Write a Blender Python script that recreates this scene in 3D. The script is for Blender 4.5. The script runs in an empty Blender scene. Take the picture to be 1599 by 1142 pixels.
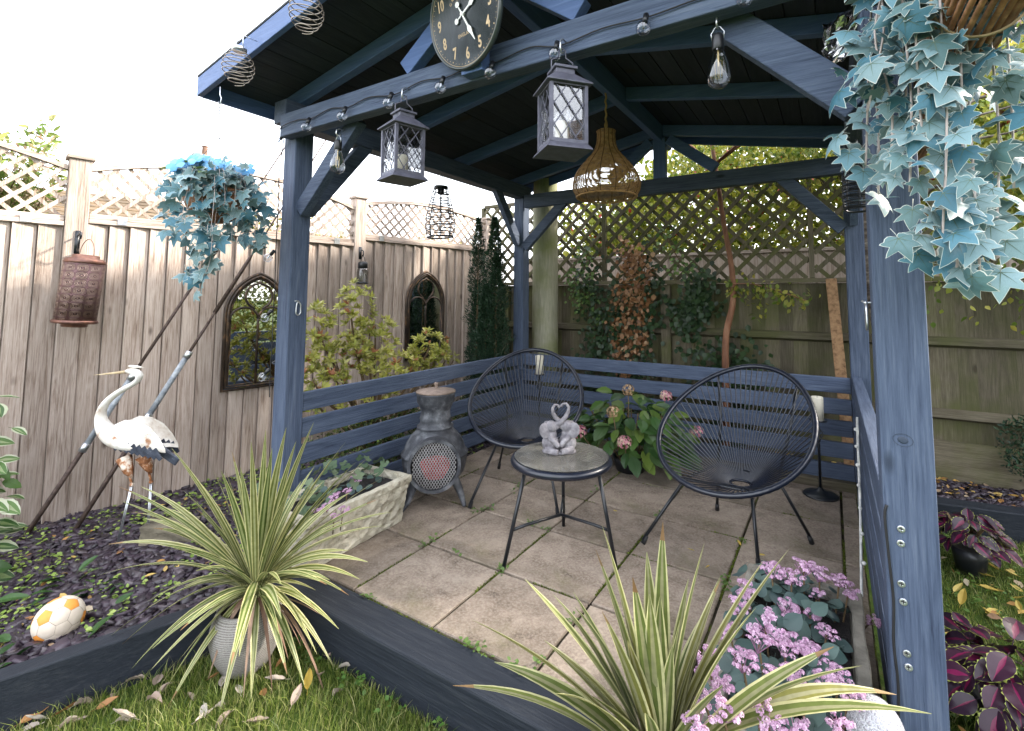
import bpy, bmesh, math, random
import numpy as np
from mathutils import Vector, Matrix
random.seed(7); RNG = np.random.default_rng(11)
SC = bpy.context.scene; COL = SC.collection
R = math.radians

# ------------------------------------------------------------------ camera, sky, sun, exposure
cam = bpy.data.cameras.new('camera'); cam_o = bpy.data.objects.new('camera', cam); COL.objects.link(cam_o)
cam.sensor_width = 36.0; cam.sensor_fit = 'HORIZONTAL'; cam.lens = 753.87/1599*36
cam.shift_x = (799.5-839.03)/1599; cam.shift_y = (405.93-571)/1599
cam.clip_start = 0.05; cam.clip_end = 500
YAW, PITCH, ROLL = R(31.274), R(4.348), R(0.246)
_f = Vector((-math.sin(YAW)*math.cos(PITCH), math.cos(YAW)*math.cos(PITCH), math.sin(PITCH)))
_r = Vector((math.cos(YAW), math.sin(YAW), 0)); _u = _r.cross(_f)
_r2 = _r*math.cos(ROLL)+_u*math.sin(ROLL); _u2 = -_r*math.sin(ROLL)+_u*math.cos(ROLL)
CAMP = Vector((3.981*.45, -3.207*.45, 2.782*.45))
cam_o.matrix_world = Matrix(((_r2.x,_u2.x,-_f.x,CAMP.x),(_r2.y,_u2.y,-_f.y,CAMP.y),(_r2.z,_u2.z,-_f.z,CAMP.z),(0,0,0,1)))
SC.camera = cam_o

SUN_EL, SUN_AZ = R(33), R(47)          # azimuth measured from +Y towards +X
w = bpy.data.worlds.new('World'); SC.world = w; w.use_nodes = True
nt = w.node_tree; bg = nt.nodes['Background']
sky = nt.nodes.new('ShaderNodeTexSky'); sky.sky_type = 'NISHITA'; sky.sun_disc = False
sky.sun_elevation = SUN_EL; sky.sun_rotation = SUN_AZ; sky.dust_density = 4.0; sky.air_density = 1.0; sky.ozone_density = 1.0
veil = nt.nodes.new('ShaderNodeMix'); veil.data_type = 'RGBA'; veil.inputs[0].default_value = 0.6
veil.inputs[7].default_value = (7.6, 7.7, 7.9, 1)      # thin bright cloud all over
nt.links.new(sky.outputs[0], veil.inputs[6]); nt.links.new(veil.outputs[2], bg.inputs[0])
bg.inputs[1].default_value = 0.15
sun = bpy.data.lights.new('sun', 'SUN'); sun.energy = 3.0; sun.angle = R(5); sun.color = (1, .93, .82)
sun_o = bpy.data.objects.new('sun', sun); COL.objects.link(sun_o)
_sd = Vector((math.sin(SUN_AZ)*math.cos(SUN_EL), math.cos(SUN_AZ)*math.cos(SUN_EL), math.sin(SUN_EL)))
sun_o.rotation_euler = _sd.to_track_quat('Z', 'Y').to_euler(); sun_o.location = (6, 6, 8)
vs = SC.view_settings; vs.view_transform = 'Standard'; vs.look = 'None'; vs.gamma = 1; vs.exposure = 2.38
vs.use_curve_mapping = False
SC.cycles.max_bounces = 8; SC.cycles.transparent_max_bounces = 16

# ------------------------------------------------------------------ mesh builder
class MB:
    def __init__(s): s.v = []; s.f = []; s.m = []; s.mi = 0
    def add(s, vs, fs, mi=None):
        o = len(s.v); s.v += [tuple(q) for q in vs]; s.f += [tuple(i+o for i in f) for f in fs]
        s.m += [s.mi if mi is None else mi]*len(fs); return s
    def box(s, x0, y0, z0, x1, y1, z1, mi=None):
        return s.add([(x0,y0,z0),(x1,y0,z0),(x1,y1,z0),(x0,y1,z0),(x0,y0,z1),(x1,y0,z1),(x1,y1,z1),(x0,y1,z1)],
            [(0,3,2,1),(4,5,6,7),(0,1,5,4),(1,2,6,5),(2,3,7,6),(3,0,4,7)], mi)
    def beam(s, p, q, w, h, up=(0,0,1), w2=None, h2=None, mi=None):
        p = Vector(p); q = Vector(q); d = (q-p).normalized(); up = Vector(up)
        sd = d.cross(up)
        if sd.length < 1e-5: sd = d.cross(Vector((1,0,0)))
        sd.normalize(); u = sd.cross(d).normalized(); vs = []
        for c, ww, hh in ((p, w, h), (q, w2 or w, h2 or h)):
            for a, b in ((-1,-1),(1,-1),(1,1),(-1,1)): vs.append(c+sd*(a*ww/2)+u*(b*hh/2))
        return s.add(vs, [(0,1,2,3),(7,6,5,4),(0,4,5,1),(1,5,6,2),(2,6,7,3),(3,7,4,0)], mi)
    def tube(s, pts, r, n=8, closed=False, cap=True, mi=None, flat=1.0):
        pts = [Vector(q) for q in pts]; k = len(pts); rs = r if hasattr(r, '__len__') else [r]*k
        vs = []; prev = None
        for i, q in enumerate(pts):
            a = pts[(i-1) % k] if (closed or i > 0) else q; b = pts[(i+1) % k] if (closed or i < k-1) else q
            t = (b-a); t = t.normalized() if t.length > 1e-9 else Vector((0,0,1))
            if prev is None:
                ref = Vector((0,0,1)) if abs(t.z) < .9 else Vector((1,0,0)); x = t.cross(ref).normalized()
            else:
                x = prev - t*prev.dot(t); x = x.normalized() if x.length > 1e-6 else t.orthogonal().normalized()
            prev = x; y = t.cross(x)
            for j in range(n):
                an = 2*math.pi*j/n; vs.append(q+(x*math.cos(an)+y*math.sin(an)*flat)*rs[i])
        fs = []; m = k if closed else k-1
        for i in range(m):
            for j in range(n):
                a = i*n+j; b = i*n+(j+1) % n; c = ((i+1) % k)*n+(j+1) % n; d = ((i+1) % k)*n+j
                fs.append((a, b, c, d))
        if cap and not closed: fs.append(tuple(range(n-1, -1, -1))); fs.append(tuple(range((k-1)*n, k*n)))
        return s.add(vs, fs, mi)
    def lathe(s, prof, n=24, c=(0,0,0), mi=None, sx=1, sy=1):
        vs = []; fs = []
        for r, z in prof:
            for j in range(n):
                a = 2*math.pi*j/n; vs.append((c[0]+r*math.cos(a)*sx, c[1]+r*math.sin(a)*sy, c[2]+z))
        for i in range(len(prof)-1):
            for j in range(n): fs.append((i*n+j, i*n+(j+1) % n, (i+1)*n+(j+1) % n, (i+1)*n+j))
        if prof[0][0] > 1e-5: fs.append(tuple(range(n-1, -1, -1)))
        if prof[-1][0] > 1e-5: fs.append(tuple(range((len(prof)-1)*n, len(prof)*n)))
        return s.add(vs, fs, mi)
    def ball(s, c, r, n=10, m=7, mi=None, ax=None):
        vs = []; fs = []; rx, ry, rz = r if hasattr(r, '__len__') else (r, r, r)
        for i in range(m+1):
            th = math.pi*i/m
            for j in range(n):
                a = 2*math.pi*j/n; q = Vector((rx*math.sin(th)*math.cos(a), ry*math.sin(th)*math.sin(a), -rz*math.cos(th)))
                if ax is not None: q = ax @ q
                vs.append(Vector(c)+q)
        for i in range(m):
            for j in range(n): fs.append((i*n+j, i*n+(j+1) % n, (i+1)*n+(j+1) % n, (i+1)*n+j))
        return s.add(vs, fs, mi)
    def prism(s, poly, vec, mi=None):
        n = len(poly); vec = Vector(vec); vs = [Vector(q) for q in poly]+[Vector(q)+vec for q in poly]
        return s.add(vs, [tuple(range(n-1, -1, -1)), tuple(range(n, 2*n))]+[(i, (i+1) % n, n+(i+1) % n, n+i) for i in range(n)], mi)
    def mesh(s, name, mats, smooth=False):
        me = bpy.data.meshes.new(name); me.from_pydata([tuple(q) for q in s.v], [], s.f)
        for m in (mats if isinstance(mats, (list, tuple)) else [mats]): me.materials.append(m)
        me.polygons.foreach_set('material_index', s.m)
        if smooth: me.polygons.foreach_set('use_smooth', [True]*len(s.f))
        me.update(); return me
    def obj(s, name, mats, parent=None, smooth=False, bevel=0, seg=1, auto=None):
        return link(name, s.mesh(name, mats, smooth), parent, bevel, seg)

def link(name, me, parent=None, bevel=0, seg=1, loc=None, rot=None, scale=None):
    o = bpy.data.objects.new(name, me); COL.objects.link(o)
    if parent is not None:
        o.parent = parent
    if loc is not None: o.location = loc
    if rot is not None: o.rotation_euler = rot
    if scale is not None: o.scale = (scale,)*3 if not hasattr(scale, '__len__') else scale
    if bevel:
        b = o.modifiers.new('bevel', 'BEVEL'); b.width = bevel; b.segments = seg; b.limit_method = 'ANGLE'; b.angle_limit = R(40)
    return o
def thing(name, label, cat, loc=(0,0,0), rz=0, group=None):
    o = bpy.data.objects.new(name, None); COL.objects.link(o); o.empty_display_size = .05
    o.location = loc; o.rotation_euler = (0,0,rz); tag(o, label, cat, group); return o
def tag(o, label=None, cat=None, group=None, kind=None):
    if label: o['label'] = label
    if cat: o['category'] = cat
    if group: o['group'] = group
    if kind: o['kind'] = kind
    return o
def np_mesh(name, V, F, mats, mi=None, smooth=False):
    """fast mesh: V (n,3) float array, F (k,m) int array of equal sized faces"""
    me = bpy.data.meshes.new(name); k, m = F.shape
    me.vertices.add(len(V)); me.vertices.foreach_set('co', np.asarray(V, dtype=np.float32).ravel())
    me.loops.add(k*m); me.loops.foreach_set('vertex_index', F.astype(np.int32).ravel())
    me.polygons.add(k); me.polygons.foreach_set('loop_start', np.arange(0, k*m, m, dtype=np.int32))
    me.polygons.foreach_set('loop_total', np.full(k, m, dtype=np.int32))
    for q in (mats if isinstance(mats, (list, tuple)) else [mats]): me.materials.append(q)
    if mi is not None: me.polygons.foreach_set('material_index', np.asarray(mi, dtype=np.int32))
    if smooth: me.polygons.foreach_set('use_smooth', [True]*k)
    me.update(calc_edges=True); me.validate(); return me

# ------------------------------------------------------------------ materials
def _n(nt, t, **kw):
    n = nt.nodes.new(t)
    for k, v in kw.items(): setattr(n, k, v)
    return n
def base_mat(name, rough=.6, metal=0, spec=.4):
    m = bpy.data.materials.new(name); m.use_nodes = True; nt = m.node_tree; b = nt.nodes['Principled BSDF']
    b.inputs['Roughness'].default_value = rough; b.inputs['Metallic'].default_value = metal
    b.inputs['Specular IOR Level'].default_value = spec
    return m, nt, b
def ramp(nt, fac, stops):
    r = _n(nt, 'ShaderNodeValToRGB'); e = r.color_ramp.elements
    while len(e) < len(stops): e.new(.5)
    for i, (p, c) in enumerate(stops): e[i].position = p; e[i].color = (*c, 1)
    nt.links.new(fac, r.inputs[0]); return r.outputs[0]
def coords(nt, scale=(1,1,1), rnd=True):
    tc = _n(nt, 'ShaderNodeTexCoord'); mp = _n(nt, 'ShaderNodeMapping'); mp.inputs['Scale'].default_value = scale
    src = tc.outputs['Object']
    if rnd:
        oi = _n(nt, 'ShaderNodeObjectInfo'); mu = _n(nt, 'ShaderNodeMath', operation='MULTIPLY'); mu.inputs[1].default_value = 37.0
        nt.links.new(oi.outputs['Random'], mu.inputs[0]); ad = _n(nt, 'ShaderNodeVectorMath', operation='ADD')
        nt.links.new(src, ad.inputs[0]); nt.links.new(mu.outputs[0], ad.inputs[1]); src = ad.outputs[0]
    nt.links.new(src, mp.inputs[0]); return mp.outputs[0]
def noise(nt, vec, scale=5, detail=5, rough=.55, dist=0):
    n = _n(nt, 'ShaderNodeTexNoise'); n.inputs['Scale'].default_value = scale; n.inputs['Detail'].default_value = detail
    n.inputs['Roughness'].default_value = rough; n.inputs['Distortion'].default_value = dist
    nt.links.new(vec, n.inputs['Vector']); return n.outputs['Fac']
def mixc(nt, fac, a, b, mode='MIX'):
    m = _n(nt, 'ShaderNodeMix', data_type='RGBA', blend_type=mode)
    for v, i in ((fac, 0), (a, 6), (b, 7)):
        if isinstance(v, (int, float)): m.inputs[i].default_value = v
        elif isinstance(v, tuple): m.inputs[i].default_value = (*v, 1)
        else: nt.links.new(v, m.inputs[i])
    return m.outputs[2]
def bump(nt, b, h, strength=.3, dist=.01):
    n = _n(nt, 'ShaderNodeBump'); n.inputs['Strength'].default_value = strength; n.inputs['Distance'].default_value = dist
    nt.links.new(h, n.inputs['Height']); nt.links.new(n.outputs[0], b.inputs['Normal'])
def objvar(nt, col, amt):
    oi = _n(nt, 'ShaderNodeObjectInfo'); mr = _n(nt, 'ShaderNodeMapRange'); mr.inputs[3].default_value = 1-amt; mr.inputs[4].default_value = 1+amt
    nt.links.new(oi.outputs['Random'], mr.inputs[0]); hs = _n(nt, 'ShaderNodeHueSaturation')
    nt.links.new(mr.outputs[0], hs.inputs['Value']); nt.links.new(col, hs.inputs['Color']); return hs.outputs[0]
def noisy(name, stops, scale=8, stretch=(1,1,1), rough=.6, metal=0, spec=.4, bmp=.2, bscale=None, bdist=.004, var=0, detail=6, dist=0, rough2=None):
    m, nt, b = base_mat(name, rough, metal, spec); v = coords(nt, stretch)
    f = noise(nt, v, scale, detail, .6, dist); c = ramp(nt, f, stops)
    if var: c = objvar(nt, c, var)
    nt.links.new(c, b.inputs['Base Color'])
    if bmp: bump(nt, b, noise(nt, v, bscale or scale*4, 6, .65), bmp, bdist)
    return m
def wood(name, axis, stops, knots=(.08,.06,.05), rough=.8, var=.15, bmp=.5, fine=55, green=None, knotamt=.8):
    """timber grain running along axis (0,1,2), with knots, streaks and weathering"""
    m, nt, b = base_mat(name, rough, 0, .25); st = [1, 1, 1]; st[axis] = .035; sb_ = [1, 1, 1]; sb_[axis] = .09
    v = coords(nt, tuple(st)); v2 = coords(nt, (1,1,1))
    g = noise(nt, v, fine*4.2, 4, .7, .3); big = noise(nt, coords(nt, tuple(sb_)), 21, 5, .62, 1.6)
    mx = _n(nt, 'ShaderNodeMath', operation='MULTIPLY_ADD'); mx.inputs[1].default_value = .55
    nt.links.new(g, mx.inputs[0]); mh = _n(nt, 'ShaderNodeMath', operation='MULTIPLY'); mh.inputs[1].default_value = .45
    nt.links.new(big, mh.inputs[0]); nt.links.new(mh.outputs[0], mx.inputs[2])
    c = ramp(nt, mx.outputs[0], stops)
    if knotamt:
        ks = [1.0, 1.0, 1.0]; ks[axis] = .4; ks[{2:1,1:0,0:1}[axis]] = 0.0
        vo = _n(nt, 'ShaderNodeTexVoronoi'); vo.inputs['Scale'].default_value = 7.5; nt.links.new(coords(nt, tuple(ks)), vo.inputs['Vector'])
        kr = _n(nt, 'ShaderNodeMapRange'); kr.inputs[1].default_value = .055; kr.inputs[2].default_value = .13; kr.inputs[3].default_value = knotamt; kr.inputs[4].default_value = 0
        nt.links.new(vo.outputs['Distance'], kr.inputs[0]); sx_ = _n(nt, 'ShaderNodeSeparateColor'); nt.links.new(vo.outputs['Color'], sx_.inputs[0]); gt = _n(nt, 'ShaderNodeMath', operation='GREATER_THAN'); gt.inputs[1].default_value = .62; nt.links.new(sx_.outputs[0], gt.inputs[0]); km = _n(nt, 'ShaderNodeMath', operation='MULTIPLY'); nt.links.new(kr.outputs[0], km.inputs[0]); nt.links.new(gt.outputs[0], km.inputs[1]); c = mixc(nt, km.outputs[0], c, knots)
    if green:
        gr = ramp(nt, noise(nt, v2, 2.2, 5, .6), [(.42, (0,0,0)), (.62, (1,1,1))]); c = mixc(nt, gr, c, mixc(nt, .75, c, green))
    if var: c = objvar(nt, c, var)
    nt.links.new(c, b.inputs['Base Color']); hb_ = _n(nt, 'ShaderNodeMath', operation='ADD'); nt.links.new(g, hb_.inputs[0]); nt.links.new(big, hb_.inputs[1]); bump(nt, b, hb_.outputs[0], bmp, .004); return m
def leafm(name, cols, rough=.45, trans=.25, spec=.35, isl=True, metal=0):
    """foliage: every leaf (mesh island or object) takes its own tint from the list"""
    m, nt, b = base_mat(name, rough, metal, spec)
    if isl: g = _n(nt, 'ShaderNodeNewGeometry').outputs['Random Per Island']
    else: g = _n(nt, 'ShaderNodeObjectInfo').outputs['Random']
    c = ramp(nt, g, [(i/max(1, len(cols)-1), q) for i, q in enumerate(cols)])
    v = coords(nt, (1,1,1), False); c = mixc(nt, noise(nt, v, 60, 3), c, mixc(nt, .5, c, (.0,.0,.0)), 'MIX') if not isl else c
    nt.links.new(c, b.inputs['Base Color'])
    if trans:
        t = _n(nt, 'ShaderNodeBsdfTranslucent'); nt.links.new(c, t.inputs[0]); ms = _n(nt, 'ShaderNodeMixShader'); ms.inputs[0].default_value = trans
        nt.links.new(b.outputs[0], ms.inputs[1]); nt.links.new(t.outputs[0], ms.inputs[2])
        nt.links.new(ms.outputs[0], nt.nodes['Material Output'].inputs[0])
    return m
def plain(name, c, rough=.5, metal=0, spec=.4, bmp=0, scale=30, amt=.25):
    d = tuple(q*(1-amt) for q in c); e = tuple(min(1, q*(1+amt)) for q in c)
    return noisy(name, [(.3, d), (.7, e)], scale, rough=rough, metal=metal, spec=spec, bmp=bmp)
def glass(name, tint=(1,1,1), rough=.02, clear=.8):
    m = bpy.data.materials.new(name); m.use_nodes = True; nt = m.node_tree; b = nt.nodes['Principled BSDF']
    b.inputs['Base Color'].default_value = (*tint, 1); b.inputs['Roughness'].default_value = rough; b.inputs['Specular IOR Level'].default_value = .6
    t = _n(nt, 'ShaderNodeBsdfTransparent'); g = _n(nt, 'ShaderNodeBsdfGlossy'); g.inputs['Roughness'].default_value = rough
    fr = _n(nt, 'ShaderNodeLayerWeight'); fr.inputs[0].default_value = .22
    t.inputs[0].default_value = (*[q*clear+(1-clear)*.6 for q in tint], 1)
    ms = _n(nt, 'ShaderNodeMixShader'); pw = _n(nt, 'ShaderNodeMath', operation='MULTIPLY_ADD'); pw.inputs[1].default_value = .55; pw.inputs[2].default_value = .07; nt.links.new(fr.outputs['Facing'], pw.inputs[0]); nt.links.new(pw.outputs[0], ms.inputs[0]); nt.links.new(t.outputs[0], ms.inputs[1]); nt.links.new(g.outputs[0], ms.inputs[2])
    nt.links.new(ms.outputs[0], nt.nodes['Material Output'].inputs[0]); return m

M = {}
for ax, k in enumerate('xyz'):
    M['paint_'+k] = wood('slate_blue_paint_'+k, ax, [(.30,(.019,.028,.052)),(.42,(.048,.066,.110)),(.54,(.072,.096,.150)),(.66,(.104,.130,.186)),(.76,(.175,.20,.248))], knots=(.014,.020,.034), rough=.62, var=.10, bmp=1.0, fine=34, knotamt=.85)
    M['roofpaint_'+k] = wood('roof_skylit_paint_'+k, ax, [(.25,(.045,.080,.175)),(.5,(.075,.125,.27)),(.75,(.12,.18,.35))], knots=(.03,.05,.09), rough=.5, var=.08, bmp=.3, fine=38, knotamt=.4)  # bluer than the posts: sky light on the roof timbers put into the colour
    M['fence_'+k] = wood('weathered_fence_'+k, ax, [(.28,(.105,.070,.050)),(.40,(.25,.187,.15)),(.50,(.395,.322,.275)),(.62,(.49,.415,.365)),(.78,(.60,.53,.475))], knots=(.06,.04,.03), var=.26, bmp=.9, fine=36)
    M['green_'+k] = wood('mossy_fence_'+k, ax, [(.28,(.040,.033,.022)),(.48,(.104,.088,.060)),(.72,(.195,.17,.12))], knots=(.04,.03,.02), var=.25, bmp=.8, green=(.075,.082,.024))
    M['sleeper_'+k] = wood('charcoal_sleeper_'+k, ax, [(.25,(.007,.009,.014)),(.5,(.014,.018,.026)),(.72,(.035,.039,.046)),(.85,(.08,.08,.08))], knots=(.02,.02,.02), rough=.6, var=.1, bmp=.5, fine=30, knotamt=.2)
    M['stain_'+k] = wood('dark_roof_board_'+k, ax, [(.25,(.014,.017,.024)),(.5,(.027,.032,.043)),(.8,(.055,.06,.07))], knots=(.03,.025,.02), rough=.75, var=.2, bmp=.5)
M['felt'] = noisy('roof_felt', [(.3,(.03,.033,.038)),(.7,(.07,.072,.075))], 60, rough=.9)
M['black'] = plain('black_plastic', (.012,.013,.016), .38, spec=.5)
M['rubber'] = plain('black_cable', (.015,.015,.017), .55)
M['blackmetal'] = plain('black_metal', (.007,.009,.013), .32, spec=.5, bmp=.1)
M['navycord'] = plain('navy_cord', (.006,.009,.019), .30, spec=.6)
M['steel'] = plain('galvanised_steel', (.55,.57,.6), .33, .9)
M['greymetal'] = plain('worn_grey_lantern_metal', (.115,.115,.15), .5, .35, bmp=.2)
M['glass'] = glass('clear_glass')
M['bulbglass'] = glass('bulb_glass', (.92,.95,1.0), .03, .75)
M['candle'] = noisy('cream_wax', [(.3,(.62,.57,.45)),(.7,(.75,.71,.6))], 20, rough=.5)
# ------------------------------------------------------------------ ground
LAWN = -.17
def grass_ground():
    m, nt, b = base_mat('lawn_soil', .95, 0, .1); v = coords(nt, (1,1,1), False)
    c = ramp(nt, noise(nt, v, 14, 6), [(.3,(.02,.03,.008)),(.55,(.045,.075,.014)),(.75,(.075,.07,.03))]); nt.links.new(c, b.inputs['Base Color'])
    bump(nt, b, noise(nt, v, 60, 5), .6, .02); return m
mb = MB(); mb.add([(-150,-150,LAWN),(150,-150,LAWN),(150,150,LAWN),(-150,150,LAWN)], [(0,1,2,3)])
lawn = mb.obj('lawn', grass_ground()); tag(lawn, kind='structure')
M['soil'] = noisy('dark_bed_soil', [(.3,(.010,.009,.010)),(.6,(.03,.026,.026)),(.8,(.05,.04,.035))], 18, rough=.95, bmp=.8, bdist=.02)
def bed(name, poly, z0, z1):
    mb = MB(); mb.prism([(x, y, z0) for x, y in poly], (0,0,z1-z0)); o = mb.obj(name, M['soil']); tag(o, kind='structure'); return o
FA = Vector((-2.1915,-.405)); FANG = R(80); FD = Vector((math.cos(FANG), math.sin(FANG)))
def fpt(u, off=0): return (FA.x+FD.x*u+FD.y*off, FA.y+FD.y*u-FD.x*off)      # off > 0 is in front of the fence
BEDZ = -.095
SL0 = Vector((-.31,-.135)); SLD = Vector((-.34,-.94)).normalized()
_a = SL0+SLD*2.6
bed('slate_bed', [(-.33,-.02), (-.335,-.1), tuple(SL0+SLD*.02+Vector((-.04,0))), (_a.x-.04,_a.y), fpt(-2.4,.02), fpt(3.45,.02), (-.6,3.06), (-.6,2.45), (-.70,2.4), (-.70,-.02)], LAWN+.004, BEDZ)
bed('back_bed', [(-.598,2.45), (2.2,2.45), (2.2,2.52), (4.6,2.9), (4.6,3.06), (-.598,3.06)], LAWN+.004, -.045)

# ------------------------------------------------------------------ patio
def slab_mat():
    m, nt, b = base_mat('riven_paving', .82, 0, .3); v = coords(nt); v2 = coords(nt, (1,1,1), False)
    c = ramp(nt, noise(nt, v, 7, 10, .72, .4), [(.27,(.072,.052,.040)),(.40,(.148,.113,.088)),(.53,(.225,.178,.142)),(.68,(.295,.242,.196)),(.8,(.36,.305,.25))])
    c = mixc(nt, ramp(nt, noise(nt, v, 90, 3, .7), [(.42,(0,0,0)),(.62,(1,1,1))]), c, mixc(nt, .45, c, (.36,.31,.25)))
    st = ramp(nt, noise(nt, v2, 1.6, 5, .6, .5), [(.5,(0,0,0)),(.72,(.75,.75,.75))]); c = mixc(nt, st, c, (.085,.072,.045))
    gr = ramp(nt, noise(nt, v2, 2.1, 6, .65), [(.58,(0,0,0)),(.72,(.5,.5,.5))]); c = mixc(nt, gr, c, (.10,.10,.03))
    c = objvar(nt, c, .20); nt.links.new(c, b.inputs['Base Color'])
    h = noise(nt, v, 9, 10, .7, .6); bump(nt, b, h, .9, .016); return m
def mortar_mat():
    m, nt, b = base_mat('mossy_joint', .95, 0, .1); v = coords(nt, (1,1,1), False)
    c = ramp(nt, noise(nt, v, 5, 6, .65), [(.4,(.02,.016,.012)),(.52,(.045,.04,.025)),(.62,(.075,.10,.012)),(.75,(.11,.16,.015))]); nt.links.new(c, b.inputs['Base Color'])
    bump(nt, b, noise(nt, v, 120, 4), .9, .008); return m
mb = MB(); mb.box(-.70, -.006, LAWN+.002, 1.885, 2.44, -.012); patio = mb.obj('patio', mortar_mat()); tag(patio, kind='structure')
M['slab'] = slab_mat()
def slab(x0, x1, y0, y1):
    mb = MB(); g = .0055; n = 9; dx = (x1-x0-2*g); dy = (y1-y0-2*g); j = [random.uniform(-.0025,.0025) for _ in range(4)]
    c = [(x0+g, y0+g), (x1-g, y0+g), (x1-g, y1-g), (x0+g, y1-g)]; cx = (x0+x1)/2; cy = (y0+y1)/2
    # chipped, slightly wavy outline, with a worn arris
    out = []
    for k in range(4):
        a = c[k]; b = c[(k+1) % 4]
        for i in range(n):
            t = i/n; q = (a[0]+(b[0]-a[0])*t, a[1]+(b[1]-a[1])*t); w = random.uniform(0,.0035)
            out.append((q[0]+(cx-q[0])/abs(dx)*w, q[1]+(cy-q[1])/abs(dy)*w))
    N = len(out); tilt = (random.uniform(-.003,.003), random.uniform(-.003,.003))
    z = lambda x, y: tilt[0]*(x-cx)/dx+tilt[1]*(y-cy)/dy
    vs = [(x-cx, y-cy, -.04) for x, y in out]+[(x-cx, y-cy, -.004+z(x,y)) for x, y in out]
    ins = [(x+(cx-x)*.02, y+(cy-y)*.02) for x, y in out]; vs += [(x-cx, y-cy, z(x,y)) for x, y in ins]
    fs = [(i, (i+1) % N, N+(i+1) % N, N+i) for i in range(N)]+[(N+i, N+(i+1) % N, 2*N+(i+1) % N, 2*N+i) for i in range(N)]+[tuple(range(2*N, 3*N))]
    mb.add(vs, fs); o = mb.obj('paving_slab', M['slab'], patio); o.location = (cx, cy, 0)
xs = [-.70,-.45,0,.45,.9,1.35,1.8,1.885]; ys = [0,.45,.9,1.35,1.8,2.25,2.36]
for i in range(len(xs)-1):
    for j in range(len(ys)-1):
        slab(xs[i], xs[i+1], ys[j], ys[j+1])

# ------------------------------------------------------------------ timber edging
mb = MB(); mb.box(-.30,-.155,LAWN-.05, 2.15,-.008,.004); o = mb.obj('timber_sleeper', M['sleeper_x'], bevel=.008, seg=2); tag(o, 'charcoal painted timber sleeper along the front of the patio', 'sleeper')
mb = MB(); q0 = Vector((SL0.x,SL0.y,-.095)); q1 = q0+Vector((SLD.x,SLD.y,0))*2.6
mb.beam(q0, q1, .075, .20); o = mb.obj('timber_sleeper', M['sleeper_y'], bevel=.006, seg=2); tag(o, 'charcoal timber edging board between the lawn and the slate bed', 'sleeper')
mb = MB(); mb.beam((2.04,2.46,-.10), (4.6,2.86,-.10), .12, .21); o = mb.obj('timber_sleeper', M['sleeper_x'], bevel=.008, seg=2); tag(o, 'charcoal timber sleeper edging the leaf strewn bed by the green fence', 'sleeper')
mb = MB(); mb.box(-.70,2.362,-.06, 1.89,2.425,.05); o = mb.obj('edging_board', M['green_x'], bevel=.004); tag(o, 'mossy green edging board at the back of the patio', 'edging board')

# ------------------------------------------------------------------ pergola
perg = thing('pergola', 'blue grey painted timber garden pergola with gabled roof over the patio', 'pergola')
XL0, XL1, XR0, XR1 = -.83, -.72, 1.885, 1.995; YF0, YF1, YB0, YB1 = .102, .212, 2.43, 2.54
def part(name, fn, mat, bv=.004, parent=None, seg=2):
    mb = MB(); fn(mb); return mb.obj(name, mat, parent or perg, bevel=bv, seg=seg)
for x0, x1, y0, y1, z0 in ((XL0,XL1,YF0,YF1,BEDZ-.05),(XR0,XR1,YF0,YF1,LAWN-.02),(XL0,XL1,YB0,YB1,BEDZ-.05),(XR0,XR1,YB0,YB1,LAWN-.02)):
    part('post', lambda b: b.box(x0,y0,z0,x1,y1,2.205), M['paint_z'], .007)
part('tie_beam', lambda b: b.box(-.765,.035,2.118,1.97,.100,2.243), M['paint_x'], .005)
part('tie_beam', lambda b: b.box(-.70,2.405,2.10,1.90,2.470,2.225), M['paint_x'], .005)
part('wall_plate', lambda b: b.box(-.845,.045,2.207,-.735,2.60,2.335), M['paint_y'], .005)
part('wall_plate', lambda b: b.box(1.90,.045,2.207,2.01,2.60,2.335), M['paint_y'], .005)
def brace(p, q, t=.05, d=.085, m='paint_x', up=(0,1,0)): part('brace', lambda b: b.beam(p, q, d, t, up=up), M[m], .004)
brace((-.715,.15,1.72), (-.25,.15,2.16)); brace((1.88,.15,1.79), (1.52,.15,2.15), d=.10)
brace((-.715,2.45,1.72), (-.27,2.45,2.14)); brace((1.88,2.45,1.72), (1.50,2.45,2.14))
for x in (-.775, 1.94):
    brace((x,.218,1.73), (x,.62,2.23), m='paint_y', up=(1,0,0)); brace((x,2.425,1.76), (x,2.05,2.24), m='paint_y', up=(1,0,0))
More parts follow.
